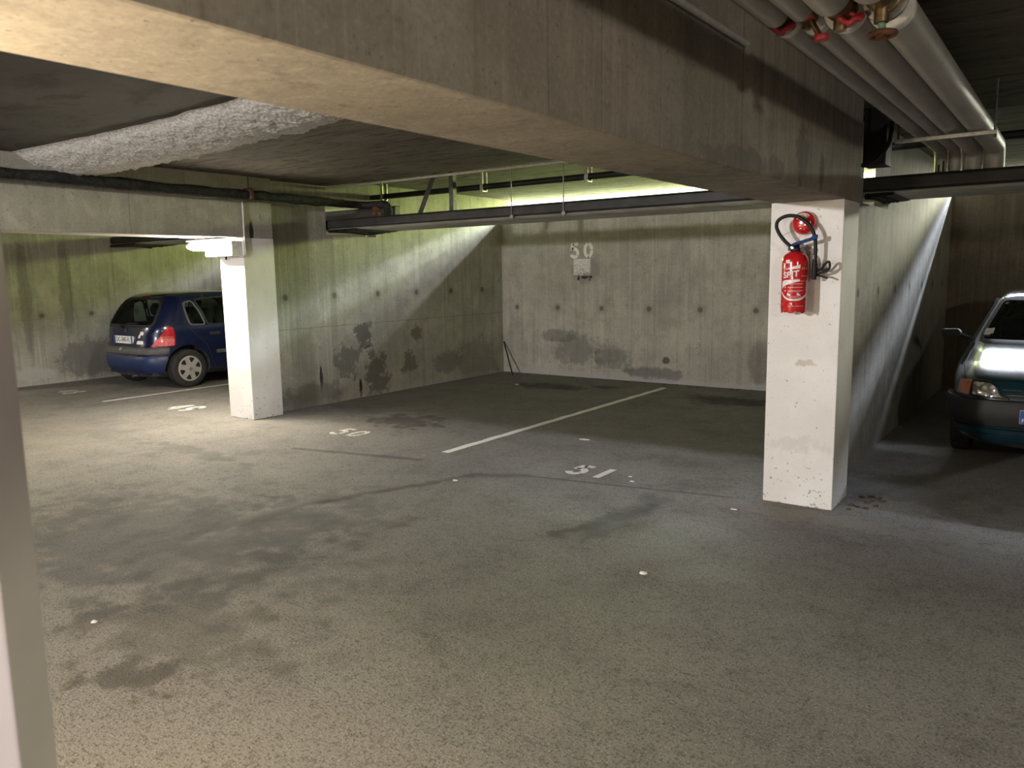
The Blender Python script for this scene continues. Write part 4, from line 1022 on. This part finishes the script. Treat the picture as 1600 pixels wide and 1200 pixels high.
for sx in (-1, 1):
    mi = MB().lathe([(.01, -.06), (.06, -.055), (.075, -.02), (.06, .03), (.01, .045)], (sx * .90, 2.42, .96), 18, 'y'); mi.tube([(sx * .78, 2.42, .93), (sx * .86, 2.42, .95)], .02, 8)
    part(mi, 'door_mirror', M['trim_dark'], smooth=50)
for sx in (-1, 1):
    poly = [(sx * .40, .60), (sx * .76, .62), (sx * .76, .72), (sx * .42, .70)]
    part(c.patch('front', poly, .008, .03), 'headlamp', M['headlamp'], smooth=50)
part(MB().box(-.62, .62, .12, 3.5, .20, .26), 'floor_pan', M['interior'])
part(MB().box(-.60, .60, .16, .95, .80, .815), 'parcel_shelf', M['interior'])
for x in (-.36, .36): seat(c.root, x, 1.55, .50, .50, .62)
seat(c.root, 0, .80, .50, 1.2, .52)
part(MB().box(-.66, .66, 2.35, 2.75, .78, .93), 'dashboard', M['interior'], bevel=.03)
part(MB().tube([(.25, .35, .2), (.25, .1, .2), (.24, -.01, .195)], .02, 10), 'exhaust_pipe', M['steel_dark'], smooth=40)
c.wheels(AX1, .80, .283, .165, clio_cap); c.finish()

# dark green-blue hatchback seen from the front
K2 = [(.17, .16, 3.58, .69, 5), (.23, .06, 3.69, .755, 5), (.36, .01, 3.735, .79, 5.6), (.50, .0, 3.745, .80, 6), (.58, .02, 3.74, .80, 6), (.66, .04, 3.715, .80, 6), (.705, .06, 3.67, .80, 6), (.74, .07, 3.56, .798, 6), (.78, .09, 3.36, .795, 6.2),
      (.83, .11, 3.05, .785, 6.4), (.88, .14, 2.78, .772, 6.4), (.92, .17, 2.64, .76, 6.4), (1.0, .24, 2.44, .735, 6.4), (1.1, .33, 2.2, .70, 6.4), (1.2, .42, 1.96, .665, 6.2), (1.27, .49, 1.80, .635, 6), (1.32, .57, 1.66, .59, 5), (1.345, .72, 1.48, .50, 4), (1.355, .95, 1.25, .28, 3)]
c = Car('car', K2, (-.06, 7.06 + 3.745, 0), PI, 'dark teal hatchback parked nose out at the right edge beside the duct', M['fiesta']); c.nose = 3.745; c.wr = .27
AX2 = (.56, 3.00)
ws = [(-.67, .925), (.67, .925), (.64, 1.05), (.56, 1.285), (-.56, 1.285), (-.64, 1.05)]
q1 = [(.62, .93), (1.30, .92), (1.32, 1.27), (.80, 1.25)]
q2 = [(1.40, .92), (2.30, .91), (2.12, 1.04), (1.78, 1.22), (1.66, 1.265), (1.40, 1.27)]
rearw = [(-.58, .93), (.58, .93), (.50, 1.26), (-.50, 1.26)]
c.body([('rear', rearw), ('side', q1), ('side', q2), ('front', ws)], AX2, .325, None)
g_ = part(c.patch('front', ws, .005, .06), 'windscreen', M['glass_dark'], smooth=50); part(c.border('front', ws, .022, .008, .06), 'seal', M['black'], g_, smooth=50)
part(MB().add([(.60, 2.455, .955), (.655, 2.43, .955), (.635, 2.38, 1.03), (.585, 2.41, 1.03)], [(0, 1, 2, 3)]).add([(.575, 2.43, .98), (.60, 2.42, .98), (.585, 2.385, 1.035), (.565, 2.40, 1.035)], [(0, 1, 2, 3)]), 'paper_sticker', M['paper'], g_, fix=False)
g_ = part(c.patch('rear', rearw, .005, .06), 'rear_window', M['glass_dark'], smooth=50)
for sd in ('right', 'left'):
    for q in (q1, q2):
        g_ = part(c.patch(sd, q, .005, .05), 'side_window', M['glass_dark'], smooth=50); part(c.border(sd, q, .016, .008, .05), 'seal', M['black'], g_, smooth=50)
    part(c.patch(sd, [(.95, .40), (2.60, .40), (2.60, .50), (.95, .50)], .014, .02), 'side_moulding', M['trim_dark'], smooth=50)
    part(c.seam(sd, [(1.36, 1.30), (1.36, .90), (1.40, .28)], .012, .0015), 'door_seam', M['black'])
for sx in (1, -1):
    hl = [(sx * .335, .575), (sx * .40, .605), (sx * .425, .665), (sx * .47, .695), (sx * .60, .70), (sx * .60, .585)]
    l_ = part(c.patch('front', hl, .012, .012), 'headlamp', M['headlamp'], smooth=50)
    part(c.border('front', hl, .010, .014, .012), 'surround', M['black'], l_, smooth=50)
    ang = -90 - sx * 24
    d = Vector((math.cos(math.radians(ang)), math.sin(math.radians(ang)), 0)); side = Vector((-d.y, d.x, 0))
    def sidepos(x, y): return (Vector((x, y, 0)) - Vector((0, 1.88, 0))).dot(side)
    a0 = sidepos(sx * .62, 3.68); a1 = sidepos(sx * .735, 3.60)
    part(c.patch(ang, [(a0, .585), (a1, .59), (a1 - (a1 - a0) * .1, .695), (a0, .70)], .012, .012), 'indicator', M['amber'], smooth=50)
o = part(c.band(.345, .565, 3.25, True, .05, ((0, 0), (.06, .75), (.3, 1), (.8, .95), (.97, .75), (1, 0))), 'bumper', M['trim_dark'], smooth=50); c.cut(o, c.cutters)
o = part(c.band(.175, .34, 3.25, True, .030, ((0, 0), (.1, .7), (.35, 1), (.52, .95), (.58, .45), (.66, .45), (.72, .95), (.92, .8), (1, 0))), 'bumper_skirt', M['fiesta'], smooth=40); c.cut(o, c.cutters)
o = part(c.band(.22, .60, .40, False, .03), 'rear_bumper', M['trim_dark'], smooth=40); c.cut(o, c.cutters)
part(c.patch('front', [(-.33, .585), (.33, .585), (.36, .60), (-.36, .60)], .004, 0, 3), 'grille_slot', M['black'])
part(c.seam('front', [(-.36, .608), (.36, .608)], .010, .010), 'grille_bar', M['chrome']); part(c.seam('front', [(-.39, .645), (.39, .645)], .008, .008), 'grille_bar', M['chrome'])
def front_at(x, z, off): return c.hit((x, 9, z), (0, -1, 0), off)
py = front_at(.0, .45, .0).y + .052
pl = part(MB().box(-.26, .26, py - .02, py + .008, .40, .505), 'number_plate', M['plate'], bevel=.004)
part(MB().box(.217, .258, py + .006, py + .0095, .402, .503), 'blue_band', M['plate_blue'], pl)
tv, tf = text_mesh('F', .04); part(MB().add([(.2375 - v.x, py + .0105 + v.z, .425 + v.y) for v in tv], tf), 'lettering', M['plate'], pl, fix=False)
# bonnet shut lines and wiper
sm_ = MB()
for sx in (1, -1): c.seam('top', [(sx * .70, 2.68), (sx * .71, 3.2), (sx * .66, 3.58)], .012, .002, sm_)
part(sm_, 'bonnet_seam', M['black'])
part(MB().tube([c.hit((.30, 2.72, 5), (0, 0, -1), .02), c.hit((-.1, 2.66, 5), (0, 0, -1), .03), c.hit((-.4, 2.56, 5), (0, 0, -1), .03)], .008, 8), 'wiper', M['black'], smooth=40)
for sx in (1, -1):
    mi = MB().prism([(sx * .835, .945), (sx * .98, .94), (sx * 1.0, .965), (sx * .99, 1.015), (sx * .86, 1.02), (sx * .83, .99)], lambda a, b, d_: (a, d_, b), 2.34, 2.44); mi.tube([(sx * .75, 2.42, .935), (sx * .85, 2.40, .965)], .018, 8)
    part(mi, 'door_mirror', M['trim_dark'], bevel=.012, smooth=50)
part(MB().box(-.60, .60, .15, 3.4, .20, .26), 'floor_pan', M['interior'])
for x in (-.34, .34): seat(c.root, x, 1.45, .48, .50, .60)
part(MB().box(-.62, .62, 2.2, 2.6, .75, .90), 'dashboard', M['interior'], bevel=.03)
c.wheels(AX2, .785, .27, .155, fiesta_cap); c.finish()
